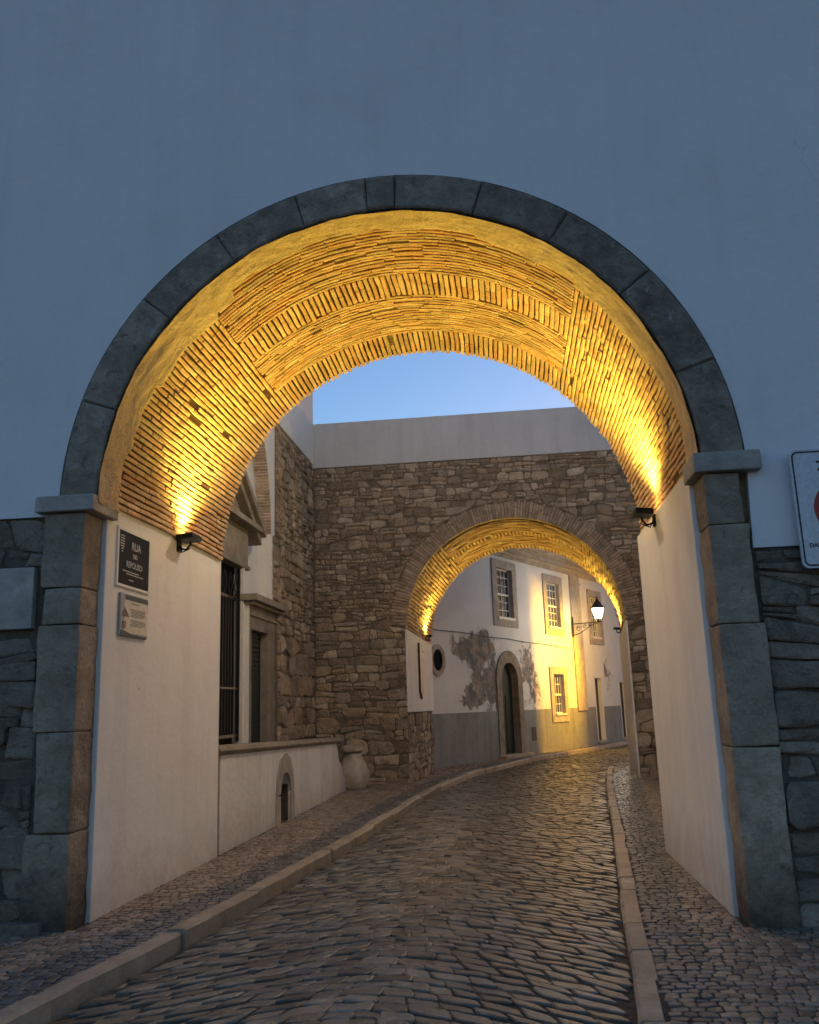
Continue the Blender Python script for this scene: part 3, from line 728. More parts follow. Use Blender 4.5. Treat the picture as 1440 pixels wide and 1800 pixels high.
for (y_, z_, h_) in ((13.9, 2.46, .12), (13.75, 2.95, .07)):  # bright reflections behind the gate, added as small glowing pieces
    lm = thing('glint_piece', (-4.72, y_, z_), ('larger' if h_ > .1 else 'smaller')+' pale glint added as a glowing piece behind the bars of the chapel gate', 'lamp', 'glints behind the gate')
    mb = MB(); mb.lathe((-4.70, y_, z_), [(.012, 0), (.028, .02), (.030, h_), (.015, h_+.02)], 10); mb.build('glint_body', M['glint'], lm)
    mb = MB(); mb.tube([(-4.70, y_, z_+h_+.02), (-4.70, y_, z_+h_+.5)], .004, 5); mb.build('glint_stem', M['iron'], lm)
# side door with cornice
mb = MB()
pts = [(14.97, .9), (15.12, .9), (15.12, 3.04), (16.18, 3.04), (16.18, .9), (16.80, .9), (16.80, 3.46), (14.97, 3.46)]
mb.prism(pts, F_east(-4.8), .003, .30); mb.build('door_surround', M['pedstone'], CH, bevel=.008)
mb = MB(); mb.prism([(14.952, 1.1), (14.968, 1.1), (14.968, 3.46), (14.952, 3.46)], F_east(-4.8), .003, .30); mb.build('white_edge', M['court'], CH)
mb = MB(); mb.prism([(14.97, 3.28), (16.80, 3.28), (16.80, 3.31), (14.97, 3.31)], F_east(-4.8), .301, .33); mb.build('door_moulding', M['pedstone'], CH)
mb = MB(); mb.prism([(14.90, 3.46), (16.90, 3.46), (16.90, 3.52), (14.90, 3.52)], F_east(-4.8), .003, .38); mb.prism([(14.84, 3.522), (16.96, 3.522), (16.96, 3.64), (14.84, 3.64)], F_east(-4.8), .003, .47); mb.build('door_cornice', M['pedstone'], CH, bevel=.012)
dr_ = MB(); dr_.prism([(15.12, 1.1), (16.18, 1.1), (16.18, 3.04), (15.12, 3.04)], F_east(-4.8), .004, .15); dr = dr_.build('side_door', M['greendoor'], CH)
for k in range(22):
    z_ = 1.2+k*.083; mb = MB(); mb.box(-4.649, -4.63, 15.2, 16.1, z_, z_+.05); mb.build('louvre_slat', M['greendoor'], dr)

# terrace and low wall
TW = thing('low_wall', (-3.55, 14, 0), 'low white terrace wall with rounded stone coping and a small arched niche beside the pavement', 'wall')
mb = MB()
pts = [(10.60, -.2), (13.32, -.2), (13.32, .42)]+arc(13.64, .42, .32, 180, 0, 12)[1:-1]+[(13.96, .42), (13.96, -.2), (18.74, -.2), (18.6, .22), (18.35, .3), (18.2, .52), (17.95, .62), (17.8, .86), (17.58, 1.02), (10.60, 1.12)]
mb.prism(pts, F_east(-3.85), 0, .32); mb.build('wall_face', M['lowwall'], TW, bevel=.008)
mb = MB(); mb.prism([(13.252, -.2), (14.028, -.2), (14.028, .855), (13.252, .855)], F_east(-4.5), .0, .06); mb.build('niche_back', M['joint'], TW)  # niche back, sides and vault coloured dark for the shade inside
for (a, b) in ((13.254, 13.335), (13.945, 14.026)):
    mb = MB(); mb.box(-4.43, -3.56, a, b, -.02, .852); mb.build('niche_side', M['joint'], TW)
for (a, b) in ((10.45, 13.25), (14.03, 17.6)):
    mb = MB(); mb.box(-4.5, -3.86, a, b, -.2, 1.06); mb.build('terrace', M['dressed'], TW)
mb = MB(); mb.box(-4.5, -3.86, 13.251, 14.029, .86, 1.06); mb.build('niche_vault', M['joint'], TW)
block('terrace_step', M['rubble_near'], -4.46, -3.80, 17.62, 19.9, -.1, 1.0, .2, .03, .02, rng, TW)
rng = random.Random(81)
z_ = .0
while z_ < 1.1:
    h_ = rng.uniform(.05, .16)
    if rng.random() < .75:
        mb = MB(); mb.box(-3.80, -3.525+rng.uniform(-.04, .015), 10.435, 10.59, z_, z_+h_-.02, rng.random()); mb.build('broken_brick', M['ringbrick'], TW, bevel=.005)
    z_ += h_
def nsurr(a, b, g=.0):   # niche surround in wedges
    return None
for (a0, a1) in ((0, 60), (60, 120), (120, 180)):
    p = [(13.64+r_*math.cos(R(t)), .40+(r_*(1.12 if r_ > .4 else 1))*math.sin(R(t))) for r_, t in [(.53, a0+1), (.53, (a0+a1)/2), (.53, a1-1), (.31, a1-1.5), (.31, (a0+a1)/2), (.31, a0+1.5)]]
    mb = MB(); mb.prism(p, F_east(-3.53), .001, .025, rng.random()); mb.build('niche_stone', M['surround'], TW, bevel=.004)
for (a, b) in ((13.11, 13.33), (13.95, 14.17)):
    mb = MB(); mb.prism([(a, -.1), (b, -.1), (b, .385), (a, .385)], F_east(-3.53), .001, .025, rng.random()); mb.build('niche_stone', M['surround'], TW, bevel=.004)
y_ = 10.45
while y_ < 17.9:
    L = min(rng.uniform(1.1, 1.9), 18.0-y_)
    zt = 1.235-(y_-10.45)*.022
    mb = MB(); prof = [(-3.90, zt-.12), (-3.90, zt-.02), (-3.84, zt), (-3.56, zt), (-3.50, zt-.02), (-3.475, zt-.06), (-3.50, zt-.10), (-3.54, zt-.12)]
    vs = [(x_, y_+.004, z_) for x_, z_ in prof]+[(x_, y_+L-.004, z_-.022*L) for x_, z_ in prof]; n = 8
    mb.add(vs, [tuple(range(n)), tuple(range(2*n-1, n-1, -1))]+[(i, n+i, n+(i+1) % n, (i+1) % n) for i in range(n)], rng.random()); mb.build('coping_stone', M['pedstone'], TW, bevel=.006)
    y_ += L
JR = thing('stone_jar', (-3.36, 18.98, 0), 'squat bulging stone jar with a dark cap at the end of the low wall', 'guard stone')
mb = MB(); mb.lathe((-3.44, 19.0, -.03), [(.25, 0), (.31, .08), (.345, .20), (.34, .33), (.29, .46), (.225, .58), (.18, .68), (.17, .74)], 28, 0, .22); mb.build('jar_body', M['surround'], JR, smooth=True)
mb = MB(); mb.lathe((-3.46, 19.0, .71), [(.15, 0), (.22, .03), (.24, .08), (.20, .14), (.10, .17)], 24, 0, .08); mb.build('jar_cap', M['dressed'], JR, smooth=True)

# courtyard's right side (outside the picture, closes the yard)
CW = thing('courtyard_wall', (4.3, 15, 0), 'plain white wall closing the right side of the courtyard', 'wall')
mb = MB(); mb.box(4.2, 4.6, 10.46, 19.9, -.3, 6.2); mb.build('wall_face', M['court'], CW)

CL = thing('courtyard_lantern', (-.6, 10.43, 6.5), 'lit wall lantern high on the courtyard side of the near gateway', 'lantern')
c = Vector((-.6, 11.0, 6.62))
mb = MB(); mb.box(-.64, -.56, 10.432, 10.46, 6.35, 6.85); mb.build('wall_plate', M['iron'], CL)
mb = MB(); mb.tube([(-.6, 10.45, 6.55), (-.6, 11.0, 6.55)], .018, 8); mb.tube([(-.6, 10.45, 6.40), (-.6, 10.75, 6.47), (-.6, 10.95, 6.55)], .012, 6); mb.build('bracket_arm', M['iron'], CL)
mb = MB(); mb.lathe(c, [(.10, 0), (.20, .36)], 6); mb.build('lantern_glass', M['lampglass'], CL)
mb = MB(); mb.lathe(c, [(.23, .37), (.23, .40), (.14, .52), (.05, .60), (.02, .70)], 12); mb.build('lantern_roof', M['iron'], CL)
ld = bpy.data.lights.new('courtyard_light', 'POINT'); ld.energy = 76; ld.color = (1, .82, .62); ld.shadow_soft_size = .1
lo = bpy.data.objects.new('courtyard_light', ld); COL.objects.link(lo); lo.location = (-.6, 11.25, 6.75); lo.parent = CL; lo.matrix_parent_inverse = WM[CL.name].inverted()

# ================================================================== HOUSE BEYOND
HO = thing('house', (HP.x, HP.y, 0), 'old white house with grey dado and flaking plaster beyond the far arch', 'house')
hf_ = lambda s_, z, d=0.: Vector((HP.x+HD.x*s_+HN.x*d, HP.y+HD.y*s_+HN.y*d, z))
def hole_wall(mb, u0, u1, v0, v1, holes, place, d):
    us = sorted({u0, u1, *[h[0] for h in holes], *[h[1] for h in holes], *[u0+(u1-u0)*k/40 for k in range(41)]}); vs_ = sorted({v0, v1, *[h[2] for h in holes], *[h[3] for h in holes], *[v0+(v1-v0)*k/16 for k in range(17)]})
    us = [u for u in us if u0 <= u <= u1]; vs_ = [v for v in vs_ if v0 <= v <= v1]
    for a, b in zip(us[:-1], us[1:]):
        for c, e in zip(vs_[:-1], vs_[1:]):
            m_, k_ = (a+b)/2, (c+e)/2
            if any(h[0] < m_ < h[1] and h[2] < k_ < h[3] for h in holes): continue
            mb.add([place(a, c, d), place(b, c, d), place(b, e, d), place(a, e, d)], [(0, 1, 2, 3)])
WIN = [(-.10, 1.60, 4.05, 6.20), (3.75, 5.40, 3.97, 6.12), (7.85, 9.3, 3.80, 5.95), (3.85, 5.30, .95, 2.86)]
OPEN = [(w[0]+.30, w[1]-.30, w[2]+.28, w[3]-.26) for w in WIN]
DOORS = [(8.0, 8.66, .16, 2.50), (10.70, 11.4, .16, 2.36)]
mb = MB()
hole_wall(mb, -5.2, 20, 1.42, 6.60, OPEN+DOORS+[(.16, 1.30, 0, 2.9)], hf_, 0.)
wall = mb.build('wall', M['housewall'], HO)
at = wall.data.attributes.new('damp', 'FLOAT', 'POINT')
vals = []
for v in wall.data.vertices:
    s_ = (v.co.x-HP.x)*HD.x+(v.co.y-HP.y)*HD.y; z_ = v.co.z
    g = lambda s0, z0, rs, rz: math.exp(-((s_-s0)/rs)**2-((z_-z0)/rz)**2)
    vals.append(min(1.2, 1.05*g(-1.9, 3.3, .9, .45)+.8*g(-1.3, 2.6, .5, .6)+.6*g(-.9, 3.6, .4, .5)+1.15*g(-.35, 2.1, .5, .8)+1.0*g(-1.9, 1.75, .8, .35)+.8*g(1.9, 3.0, .9, .7)+.55*g(2.6, 1.8, .8, .8)+.45*g(9.3, 2.6, .9, .8)+.3*g(4.6, 3.0, 2., .4)+.75*g(-.5, 3.4, .5, .4)))
at.data.foreach_set('value', vals)
mb = MB(); hole_wall(mb, -5.2, 20, -.3, 1.42, OPEN+DOORS+[(.16, 1.30, -.3, 2.9)], hf_, .018); mb.add([hf_(-5.2, 1.42, .018), hf_(20, 1.42, .018), hf_(20, 1.42, 0), hf_(-5.2, 1.42, 0)], [(0, 1, 2, 3)])
mb.build('dado', M['dado'], HO)
mb = MB(); mb.box(-5.2, 20, -.3, 9., -8., -.30, place=lambda a, b, c: hf_(a, b, c)); mb.build('wall_core', M['court'], HO)
def window(w, cols, rows, curtain):
    a, b, c, d = w; oa, ob, oc, od = a+.30, b-.30, c+.28, d-.26
    mb = MB()
    for q in ((a, oa, oc, od), (ob, b, oc, od), (a, b, c, oc), (a, b, od, d)): mb.box(q[0]+.001, q[1]-.001, q[2]+.001, q[3]-.001, -.22, .045, place=lambda s_, z, dd: hf_(s_, z, dd))
    f = mb.build('window', M['surround'], HO, bevel=.006)
    mb = MB(); mb.box(oa-.02, ob+.02, oc-.05, oc+.02, -.12, .075, place=hf_); mb.build('window_sill', M['frame'], f)
    mb = MB(); D0, D1 = -.14, -.09
    for q in ((oa, oa+.05, oc, od), (ob-.05, ob, oc, od), (oa, ob, oc, oc+.06), (oa, ob, od-.05, od)): mb.box(*q, D0, D1, place=hf_)
    mid = oc+(od-oc)*.48; mb.box(oa, ob, mid-.03, mid+.03, D0, D1+.01, place=hf_)
    for k in range(1, cols): x_ = oa+(ob-oa)*k/cols; mb.box(x_-.012, x_+.012, oc, od, D0+.01, D1-.01, place=hf_)
    for k in range(1, rows): z_ = oc+(od-oc)*k/rows; mb.box(oa, ob, z_-.012, z_+.012, D0+.012, D1-.012, place=hf_)
    mb.build('sash', M['frame'], f)
    for i in range(cols):
        for j in range(rows):
            mb = MB(); x_ = oa+(ob-oa)*i/cols; x2 = oa+(ob-oa)*(i+1)/cols; z_ = oc+(od-oc)*j/rows; z2 = oc+(od-oc)*(j+1)/rows
            mb.box(x_+.01, x2-.01, z_+.01, z2-.01, -.128, -.122, place=hf_); mb.build('pane', M['glass'], f)
for i, w in enumerate(WIN): window(w, 4, 6 if i < 3 else 4, 0)
# arched front door
mb = MB()
inn = [(.16, -.1), (.16, 2.35)]+arc(.73, 2.35, .57, 180, 0, 14)[1:-1]+[(1.30, 2.35), (1.30, -.1)]
out = [(1.62, -.1), (1.62, 2.42)]+arc(.73, 2.40, .89, 0, 180, 14)[1:-1]+[(-.16, 2.42), (-.16, -.1)]
for i in range(len(inn)-1):
    j = len(out)-1-i
    mb.prism([inn[i], inn[i+1], out[j-1], out[j]][::-1], hf_, -.28, .05, .1*i)
mb.build('door_surround', M['pedstone'], HO)
mb = MB(); mb.prism([(.16, 0), (1.30, 0), (1.30, 2.35)]+arc(.73, 2.35, .57, 0, 180, 14)[1:-1]+[(.16, 2.35)], hf_, -.26, -.20); dd_ = mb.build('front_door', M['darkdoor'], HO)
for (a, b, c, e) in ((.24, .68, .15, .95), (.78, 1.22, .15, .95), (.24, .68, 1.05, 1.9), (.78, 1.22, 1.05, 1.9)):
    mb = MB(); mb.box(a, b, c, e, -.199, -.175, place=hf_); mb.build('door_panel', M['darkdoor'], dd_, bevel=.01)
for k in range(9):
    z_ = 1.98+k*.085; hw = .5 if z_ < 2.35 else math.sqrt(max(.01, .5**2-(z_-2.35)**2)); mb = MB(); mb.box(.73-hw, .73+hw, z_, z_+.035, -.199, -.18, place=hf_); mb.build('louvre_slat', M['darkdoor'], dd_)
mb = MB(); mb.box(-.28, 1.75, -.1, .09, -.2, .30, place=hf_); mb.build('door_step', M['kerb'], HO, bevel=.012)
mb = MB(); mb.box(2.14, 2.48, .42, .86, .019, .03, place=hf_); mb.build('meter_hatch', M['brown'], HO)
for i, (a, b, c, e) in enumerate(DOORS):
    mb = MB(); mb.box(a, b, c, e, -.22, -.14, place=hf_); mb.build('side_door', M['brown'], HO)
    mb = MB(); mb.box(a-.08, b+.08, c-.08, c, -.2, .09, place=hf_); mb.build('door_sill', M['surround'], HO)
    mb = MB()
    for q in ((a-.09, a-.001, c, e+.1), (b+.001, b+.09, c, e+.1), (a, b, e+.001, e+.1)): mb.box(*q, -.2, .022, place=hf_)
    mb.build('door_frame', M['court'], HO)
mb = MB(); mb.box(6.15, 7.05, 1.3, 6.32, .002, .06, place=hf_); mb.box(6.08, 7.12, 6.0, 6.08, .061, .09, place=hf_); mb.build('pilaster', M['surround'], HO, bevel=.01)
# cornice and eaves
for (z0, z1, d) in ((6.32, 6.42, .06), (6.42, 6.52, .14), (6.521, 6.66, .24), (6.661, 6.74, .34), (6.741, 6.86, .44)):
    mb = MB(); mb.box(-5.2, 20, z0, z1, .003, d, place=hf_); mb.build('cornice_moulding', M['surround'], HO)
for k in range(75):
    mb = MB(); s_ = -1+k*.24
    vs = [];
    for j in range(7):
        a = math.pi*j/6
        for dd in (.56, -2.6): vs.append(hf_(s_+.11*math.cos(a), 6.88+(.56-dd)*.42+.06*math.sin(a), dd))
    mb.add(vs, [(2*j, 2*j+1, 2*j+3, 2*j+2) for j in range(6)]+[tuple(range(0, 14, 2)), tuple(range(13, 0, -2))], (k*.37) % 1); mb.build('roof_tile_row', M['tile'], HO)
mb = MB(); vs = [hf_(-5.2, 6.865, .52), hf_(20, 6.865, .52), hf_(20, 8.2, -2.7), hf_(-5.2, 8.2, -2.7), hf_(-5.2, 6.8, -2.7), hf_(20, 6.8, -2.7)]
mb.add(vs, [(0, 1, 2, 3), (0, 3, 4), (1, 5, 2), (0, 4, 5, 1), (3, 2, 5, 4)]); mb.build('roof_bed', M['tile'], HO)
# oculus
mb = MB(); ring_ = []
for k in range(24):
    a0, a1 = 2*math.pi*k/24, 2*math.pi*(k+1)/24
    p = [(-3.62+r_*math.cos(t)*.9, 2.88+r_*math.sin(t)) for r_, t in ((.30, a0), (.44, a0), (.44, a1), (.30, a1))]
    mb.prism(p, hf_, .001, .05)
oc_ = mb.build('round_window', M['surround'], HO)
mb = MB(); mb.prism([(-3.62+.30*.9*math.cos(2*math.pi*k/24), 2.88+.30*math.sin(2*math.pi*k/24)) for k in range(24)], hf_, .001, .012); mb.build('pane', M['black'], oc_)  # dark hole painted as a black disc
# service cable along the facade
CB = thing('facade_cable', hf_(0, 3.6, .03), 'thin cable sagging along the white house wall below the upper windows', 'cable')
mb = MB(); mb.tube([hf_(s_, 3.74-.018*(s_+4)+.012*math.sin(s_*2.2), .03) for s_ in [-4.6+.4*k for k in range(27)]], .012, 6); mb.build('cable_run', M['cable'], CB)

# street lantern on wall bracket
lb = hf_(6.12, 4.45, .10); lt = hf_(6.12, 4.50, 1.08)
LN = thing('street_lantern', hf_(6.12, 4.4, 0), 'lit street lantern on a scrolled iron bracket fixed to the house pilaster', 'street lamp')
mb = MB(); mb.box(6.09, 6.15, 3.98, 4.72, .061, .09, place=hf_); mb.build('wall_plate', M['iron'], LN)
mb = MB(); mb.tube([hf_(6.12, 4.46, .08), hf_(6.12, 4.46, 1.20)], .018, 8); mb.tube([hf_(6.12, 4.05, .08)]+[hf_(6.12, 4.05+.36*math.sin(t/8*math.pi/2)**2, .08+.95*t/8) for t in range(1, 9)], .014, 6)
mb.build('bracket_arm', M['iron'], LN)
for (c0, c1, r0) in ((.28, 4.28, .11), (.52, 4.34, .08), (.72, 4.38, .05)):
    mb = MB(); mb.tube([hf_(6.12, c1+r0*(1-t/26)*math.sin(t*.55), c0+r0*(1-t/26)*math.cos(t*.55)) for t in range(20)], .010, 5); mb.build('scroll', M['iron'], LN)
c = hf_(6.12, 4.46, 1.08)
mb = MB(); mb.lathe(c, [(.03, 0), (.06, .03), (.03, .08), (.10, .12)], 8); mb.build('lantern_base', M['iron'], LN)
mb = MB(); mb.lathe(c, [(.11, .125), (.215, .50)], 6); mb.build('lantern_glass', M['lampglass'], LN)
mb = MB()
for k in range(6): a = 2*math.pi*k/6; mb.tube([c+Vector((.115*math.cos(a), .115*math.sin(a), .12)), c+Vector((.222*math.cos(a), .222*math.sin(a), .505))], .010, 4)
mb.build('lantern_frame', M['iron'], LN)
mb = MB(); mb.lathe(c, [(.25, .50), (.25, .53), (.17, .63), (.14, .70), (.07, .78), (.06, .82), (.02, .86), (.035, .90), (.005, .96)], 12); mb.build('lantern_roof', M['iron'], LN)
ld = bpy.data.lights.new('lantern_light', 'POINT'); ld.energy = 34; ld.color = (1, .58, .10); ld.shadow_soft_size = .12
lo = bpy.data.objects.new('lantern_light', ld); COL.objects.link(lo); lo.location = c+Vector((.0, 0, .05))+Vector((HN.x, HN.y, 0))*.0; lo.location.z = c.z+.30
lo.parent = LN; lo.matrix_parent_inverse = WM[LN.name].inverted()

# right hand house added out of view beyond the far arch (its corner cuts the yellow light on the facade)
RH = thing('corner_house', (4.6, 28, 0), 'plain white house hidden behind the right side of the far arch', 'house')
mb = MB(); mb.box(4.02, 9, 29.6, 32.0, -.3, 6.5); mb.build('wall', M['court'], RH)
mb = MB(); mb.box(4.02, 4.3, 23.1, 29.59, -.3, 1.5); mb.build('garden_wall', M['court'], RH)
mb = MB(); mb.box(3.9, 9.1, 29.5, 32.12, 6.5, 6.65); mb.build('eaves', M['surround'], RH)
L2 = thing('fill_lantern', (4.02, 29.9, 4.1), 'lantern added out of view on the hidden right house to brighten the old white house', 'lantern')
c = Vector((3.86, 30.4, 3.9))
mb = MB(); mb.box(4.0, 4.018, 30.3, 30.5, 3.8, 4.2); mb.build('wall_plate', M['iron'], L2)
mb = MB(); mb.tube([(4.01, 30.4, 3.86), (3.86, 30.4, 3.86)], .014, 6); mb.build('bracket_arm', M['iron'], L2)
mb = MB(); mb.lathe(c, [(.07, 0), (.12, .25)], 6); mb.build('lantern_glass', M['lampglass'], L2)
mb = MB(); mb.lathe(c, [(.14, .255), (.14, .27), (.05, .36), (.01, .42)], 10); mb.build('lantern_roof', M['iron'], L2)
ld = bpy.data.lights.new('lantern_light', 'POINT'); ld.energy = 27; ld.color = (1, .88, .74); ld.shadow_soft_size = .1  # fill light of an added, unseen lantern, brightens the old house wall
lo = bpy.data.objects.new('lantern_light', ld); COL.objects.link(lo); lo.location = (3.66, 30.1, 4.0); lo.parent = L2; lo.matrix_parent_inverse = WM[L2.name].inverted()
WL = thing('wall_floodlight', (4.95, 32.1, 4.6), 'yellow sodium floodlight on the rear corner of the hidden right house', 'floodlight')
mb = MB(); mb.box(4.88, 5.12, 32.02, 32.30, 4.55, 4.75); mb.build('housing', M['iron'], WL)
mb = MB(); mb.tube([(5.0, 32.01, 4.5), (5.0, 32.15, 4.5), (5.0, 32.15, 4.56)], .02, 6); mb.build('bracket', M['iron'], WL)
fd = bpy.data.lights.new('sodium_light', 'SPOT'); fd.energy = 640; fd.color = (1, .49, .0); fd.shadow_soft_size = .06; fd.spot_size = R(105); fd.spot_blend = .8
fo = bpy.data.objects.new('sodium_light', fd); COL.objects.link(fo); fo.location = (4.95, 32.44, 4.5)
fo.rotation_euler = (Vector((4.95, 32.44, 4.5))-Vector((1.2, 31.2, 2.3))).to_track_quat('Z', 'Y').to_euler()
fo.parent = WL; fo.matrix_parent_inverse = WM[WL.name].inverted()

# ================================================================== vault floodlights
def flood(loc, wall_dir, yaw, energy, label, aim, size=1.):
    """loc: point on the wall; wall_dir: +1 = wall is on the left (fixture faces +x)"""
    root = thing('uplight', loc, label, 'floodlight', 'floodlights washing the brick vaults')
    L = Vector(loc); X = Vector((wall_dir, 0, 0)); Y = Vector((0, 1, 0)); Z = Vector((0, 0, 1))
    f = lambda a, b, c: L+X*a*size+Y*b*size+Z*c*size
    mb = MB(); mb.box(-.005, .02, -.05, .05, -.08, .04, place=f); mb.build('wall_plate', M['iron'], root)
    mb = MB(); mb.tube([f(.01, 0, -.04), f(.09, 0, -.06), f(.13, .02, 0), f(.13, .02, .03)], .012, 6); mb.tube([f(.01, 0, .0), f(.06, -.03, -.09), f(.13, .0, -.05)], .008, 5); mb.build('bracket', M['iron'], root)
    mb = MB(); pts_ = [(-.14, .03), (.14, .03), (.16, .085), (-.16, .085)]
    vs = [f(a_, b_, c_+(.10*(a_-.05))) for a_ in (.03, .21) for b_, c_ in pts_]
    mb.add(vs, [(0, 1, 2, 3), (7, 6, 5, 4), (0, 4, 5, 1), (1, 5, 6, 2), (3, 2, 6, 7), (0, 3, 7, 4)]); mb.build('housing', M['iron'], root, bevel=.006)
    mb = MB(); vs = [f(a_, b_, .088+(.10*(a_-.05))) for a_, b_ in ((.05, -.12), (.19, -.12), (.19, .12), (.05, .12))]; mb.add(vs, [(0, 1, 2, 3)]); mb.build('glass', M['floodglass'], root)
    ld = bpy.data.lights.new('uplight_beam', 'SPOT'); ld.energy = energy; ld.color = (1, .73, .11); ld.shadow_soft_size = .035; ld.spot_size = R(150); ld.spot_blend = .9
    lo = bpy.data.objects.new('uplight_beam', ld); COL.objects.link(lo); lo.location = f(.12, 0, .11)
    d = Vector(aim)-lo.location; lo.rotation_euler = (-d).to_track_quat('Z', 'Y').to_euler()
    lo.parent = root; lo.matrix_parent_inverse = WM[root.name].inverted()
flood((-3.50, 9.0, 3.40), 1, 0, 125, 'small black floodlight on the left white wall of the near arch, beside the plaques', (-1.9, 8.8, 6.0))
flood((1.55, 9.1, 3.42), -1, 0, 125, 'small black floodlight on the right white wall of the near arch', (.0, 8.8, 6.0))
flood((-2.12, 22.2, 3.30), 1, 0, 70, 'small black floodlight on the far arch left reveal above the dark bar', (-1.0, 21.3, 5.6), .8)
flood((2.72, 22.3, 3.30), -1, 0, 70, 'small black floodlight on the right reveal of the far arch near the lantern', (1.4, 21.3, 5.6), .8)

# ================================================================== signs
def text(body, size, place_m, mat, parent, name='lettering', ext=.002, align='CENTER', bold=0.):
    cu = bpy.data.curves.new('t', 'FONT'); cu.body = body; cu.size = size; cu.align_x = align; cu.align_y = 'CENTER'; cu.extrude = ext; cu.offset = bold; cu.resolution_u = 3
    to = bpy.data.objects.new('t', cu); COL.objects.link(to); bpy.context.view_layer.update()
    me = bpy.data.meshes.new_from_object(to.evaluated_get(bpy.context.evaluated_depsgraph_get())); bpy.data.objects.remove(to)
    me.transform(place_m); me.materials.clear(); me.materials.append(mat); me.name = name
    o = bpy.data.objects.new(name, me); COL.objects.link(o); o.parent = parent; o.matrix_parent_inverse = WM[parent.name].inverted(); return o
def MAT(o, U, V, N):
    U, V, N, o = Vector(U), Vector(V), Vector(N), Vector(o)
    return Matrix(((U.x, V.x, N.x, o.x), (U.y, V.y, N.y, o.y), (U.z, V.z, N.z, o.z), (0, 0, 0, 1)))
ME = lambda y, z, x=-3.486: MAT((x, y, z), (0, 1, 0), (0, 0, 1), (1, 0, 0))
SP = thing('street_name_plaque', (-3.5, 7.87, 2.8), 'black tiled street name plaque RUA DO REPOUSO on the left passage wall', 'plaque')
mb = MB(); q = [(7.50, 2.765), (8.24, 2.765), (8.24, 3.315), (7.50, 3.315)]; qi = [(7.53, 2.79), (8.205, 2.79), (8.205, 3.285), (7.53, 3.285)]
for i in range(4):
    j = (i+1) % 4; mb.prism([q[i], q[j], qi[j], qi[i]], F_east(-3.5), .0005, .016)
mb.build('plaque_rim', M['jamb'], SP)
rng = random.Random(9)
for i in range(4):
    for j in range(3):
        a, b, c, e = 7.53+i*.169, 7.53+(i+1)*.169, 2.79+j*.165, 2.79+(j+1)*.165
        mb = MB(); mb.box(a+.001, b-.001, c+.001, e-.001, .0008, .010+rng.uniform(0, .001), rng.random(), place=lambda u, v, d: F_east(-3.5)(u, v, d)); mb.build('tile', M['plaque'], SP)
text('RUA', .105, ME(7.90, 3.165), M['plaquetext'], SP, bold=.002)
text('DO', .06, ME(7.88, 3.075), M['plaquetext'], SP, bold=.002)
text('REPOUSO', .082, ME(7.87, 2.985), M['plaquetext'], SP, bold=.0015)
mb = MB()
for (a, b, z_) in ((7.62, 7.98, 2.915), (7.70, 8.08, 2.893), (7.76, 7.86, 2.84)): mb.box(-3.487, -3.4855, a, b, z_, z_+.010)
mb.build('small_print', M['plaquetext'], SP)
mb = MB()
cx_, cz_ = 7.60, 3.16       # small striped shield
for k in range(7):
    z_ = cz_+.07-k*.024; w_ = .045 if k < 4 else .045*(1-(k-3)/4.5); mb.box(-3.487, -3.4855, cx_-w_, cx_+w_, z_, z_+.012)
mb.build('shield', M['plaquetext'], SP)
IB = thing('info_board', (-3.5, 7.9, 2.33), 'small cream information board with dark header below the street plaque on the left wall', 'sign')
mb = MB(); mb.box(-3.5+.0005, -3.475, 7.585, 8.195, 2.325, 2.71); mb.build('board', M['infogrey'], IB, bevel=.004)
def flat(name, pts, mat, par, d=.0265, x=-3.5): mb = MB(); mb.prism(pts, F_east(x), d, d+.0015); return mb.build(name, mat, par)
flat('text_panel', [(7.66, 2.345), (8.185, 2.36), (8.185, 2.655), (7.66, 2.655)], M['infoboard'], IB, .0255)
flat('header', [(7.68, 2.655), (8.185, 2.655), (8.185, 2.69), (8.14, 2.70), (7.68, 2.70)], M['infoblue'], IB, .0272)
flat('footer', [(7.60, 2.328), (8.17, 2.328), (8.17, 2.345), (8.0, 2.345), (7.8, 2.352), (7.66, 2.372), (7.60, 2.372)], M['infoblue'], IB, .0272)
flat('picture', [(7.60, 2.50), (7.77, 2.50), (7.67, 2.585)], M['pedstone'], IB, .0275)
flat('picture', [(7.63, 2.39), (7.70, 2.39), (7.70, 2.46), (7.63, 2.46)], M['pedstone'], IB, .0275)
mb = MB()
for k in range(6): mb.box(-3.4722, -3.4716, 7.80, 8.13-(.05 if k == 5 else 0), 2.575-k*.013, 2.575-k*.013+.004)
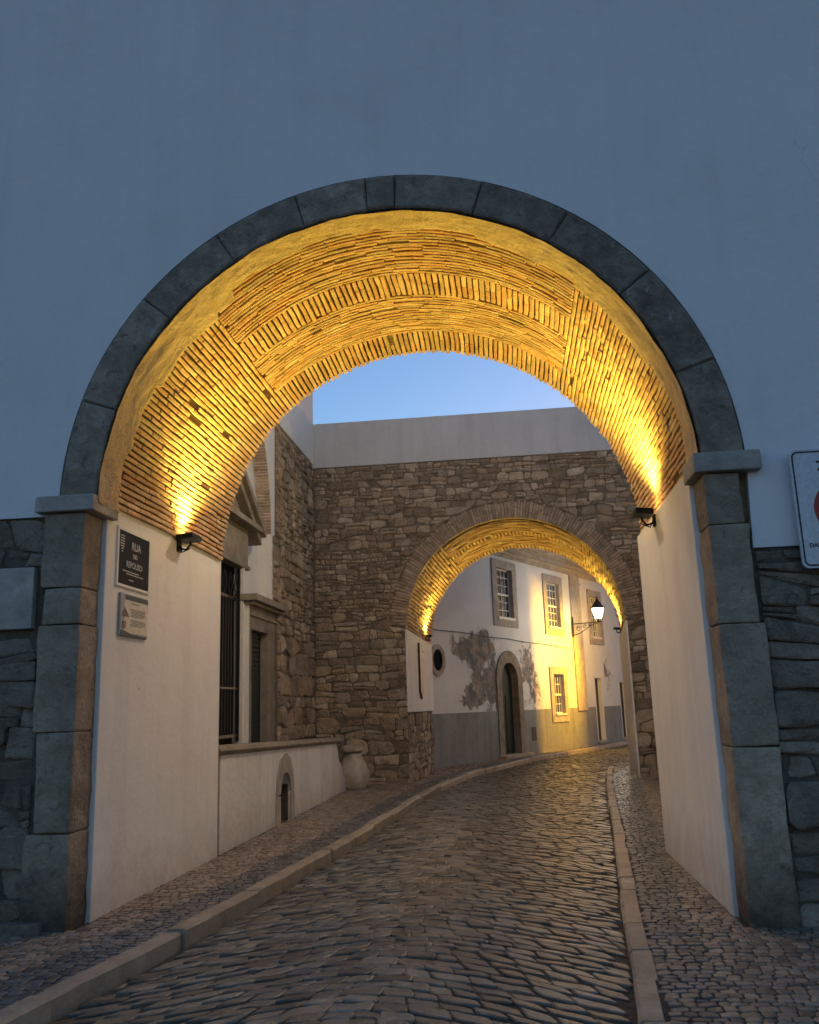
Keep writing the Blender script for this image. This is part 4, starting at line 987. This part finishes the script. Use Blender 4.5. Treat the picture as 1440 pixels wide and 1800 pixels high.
for k in range(5): mb.box(-3.4722, -3.4716, 7.80, 8.13-(.07 if k == 4 else 0), 2.475-k*.013, 2.475-k*.013+.004)
mb.box(-3.4722, -3.4716, 7.80, 7.99, 2.625, 2.632)
mb.build('text_lines', M['signblack'], IB)

TS = thing('traffic_sign', (2.6, 6.93, 2.53), 'white traffic panel with black border and red ring at the right edge', 'sign')
yS = 6.90
def rrect(a, b, c, e, r, n=6):
    p = []
    for (x_, z_, s0) in ((b-r, c+r, -90), (b-r, e-r, 0), (a+r, e-r, 90), (a+r, c+r, 180)): p += arc(x_, z_, r, s0, s0+90, n)
    return p
mb = MB(); mb.prism(rrect(2.235, 2.93, 2.535, 3.465, .05), F_front(yS), -.025, 0); mb.build('panel', M['signwhite'], TS)
mb = MB(); o_ = rrect(2.250, 2.915, 2.550, 3.450, .045); i_ = rrect(2.262, 2.903, 2.562, 3.438, .036)
for k in range(len(o_)): j = (k+1) % len(o_); mb.prism([o_[k], o_[j], i_[j], i_[k]], F_front(yS), .001, .0025)
mb.build('border', M['signblack'], TS)
mb = MB()
for k in range(40):
    a0, a1 = 2*math.pi*k/40, 2*math.pi*(k+1)/40; mb.prism([(2.585+r_*math.cos(t), 2.99+r_*math.sin(t)) for r_, t in ((.165, a0), (.215, a0), (.215, a1), (.165, a1))], F_front(yS), .001, .0025)
mb.build('red_ring', M['signred'], TS)
MF = lambda x_, z_: MAT((x_, yS-.002, z_), (1, 0, 0), (0, 0, 1), (0, -1, 0))
text('ZONA', .105, MF(2.585, 3.325), M['signblack'], TS, 'lettering', .001, bold=.004)
text('DAS 8H', .045, MF(2.30, 2.708), M['signblack'], TS, 'lettering', .001, 'LEFT', .001)
text('D', .045, MF(2.37, 2.665), M['signblack'], TS, 'lettering', .001, 'LEFT', .001)
text('E', .045, MF(2.36, 2.600), M['signblack'], TS, 'lettering', .001, 'LEFT', .001)
mb = MB(); mb.box(2.45, 2.75, 6.925, 6.97, 2.75, 2.79); mb.box(2.45, 2.75, 6.925, 6.97, 3.2, 3.24); mb.build('bracket', M['iron'], TS)
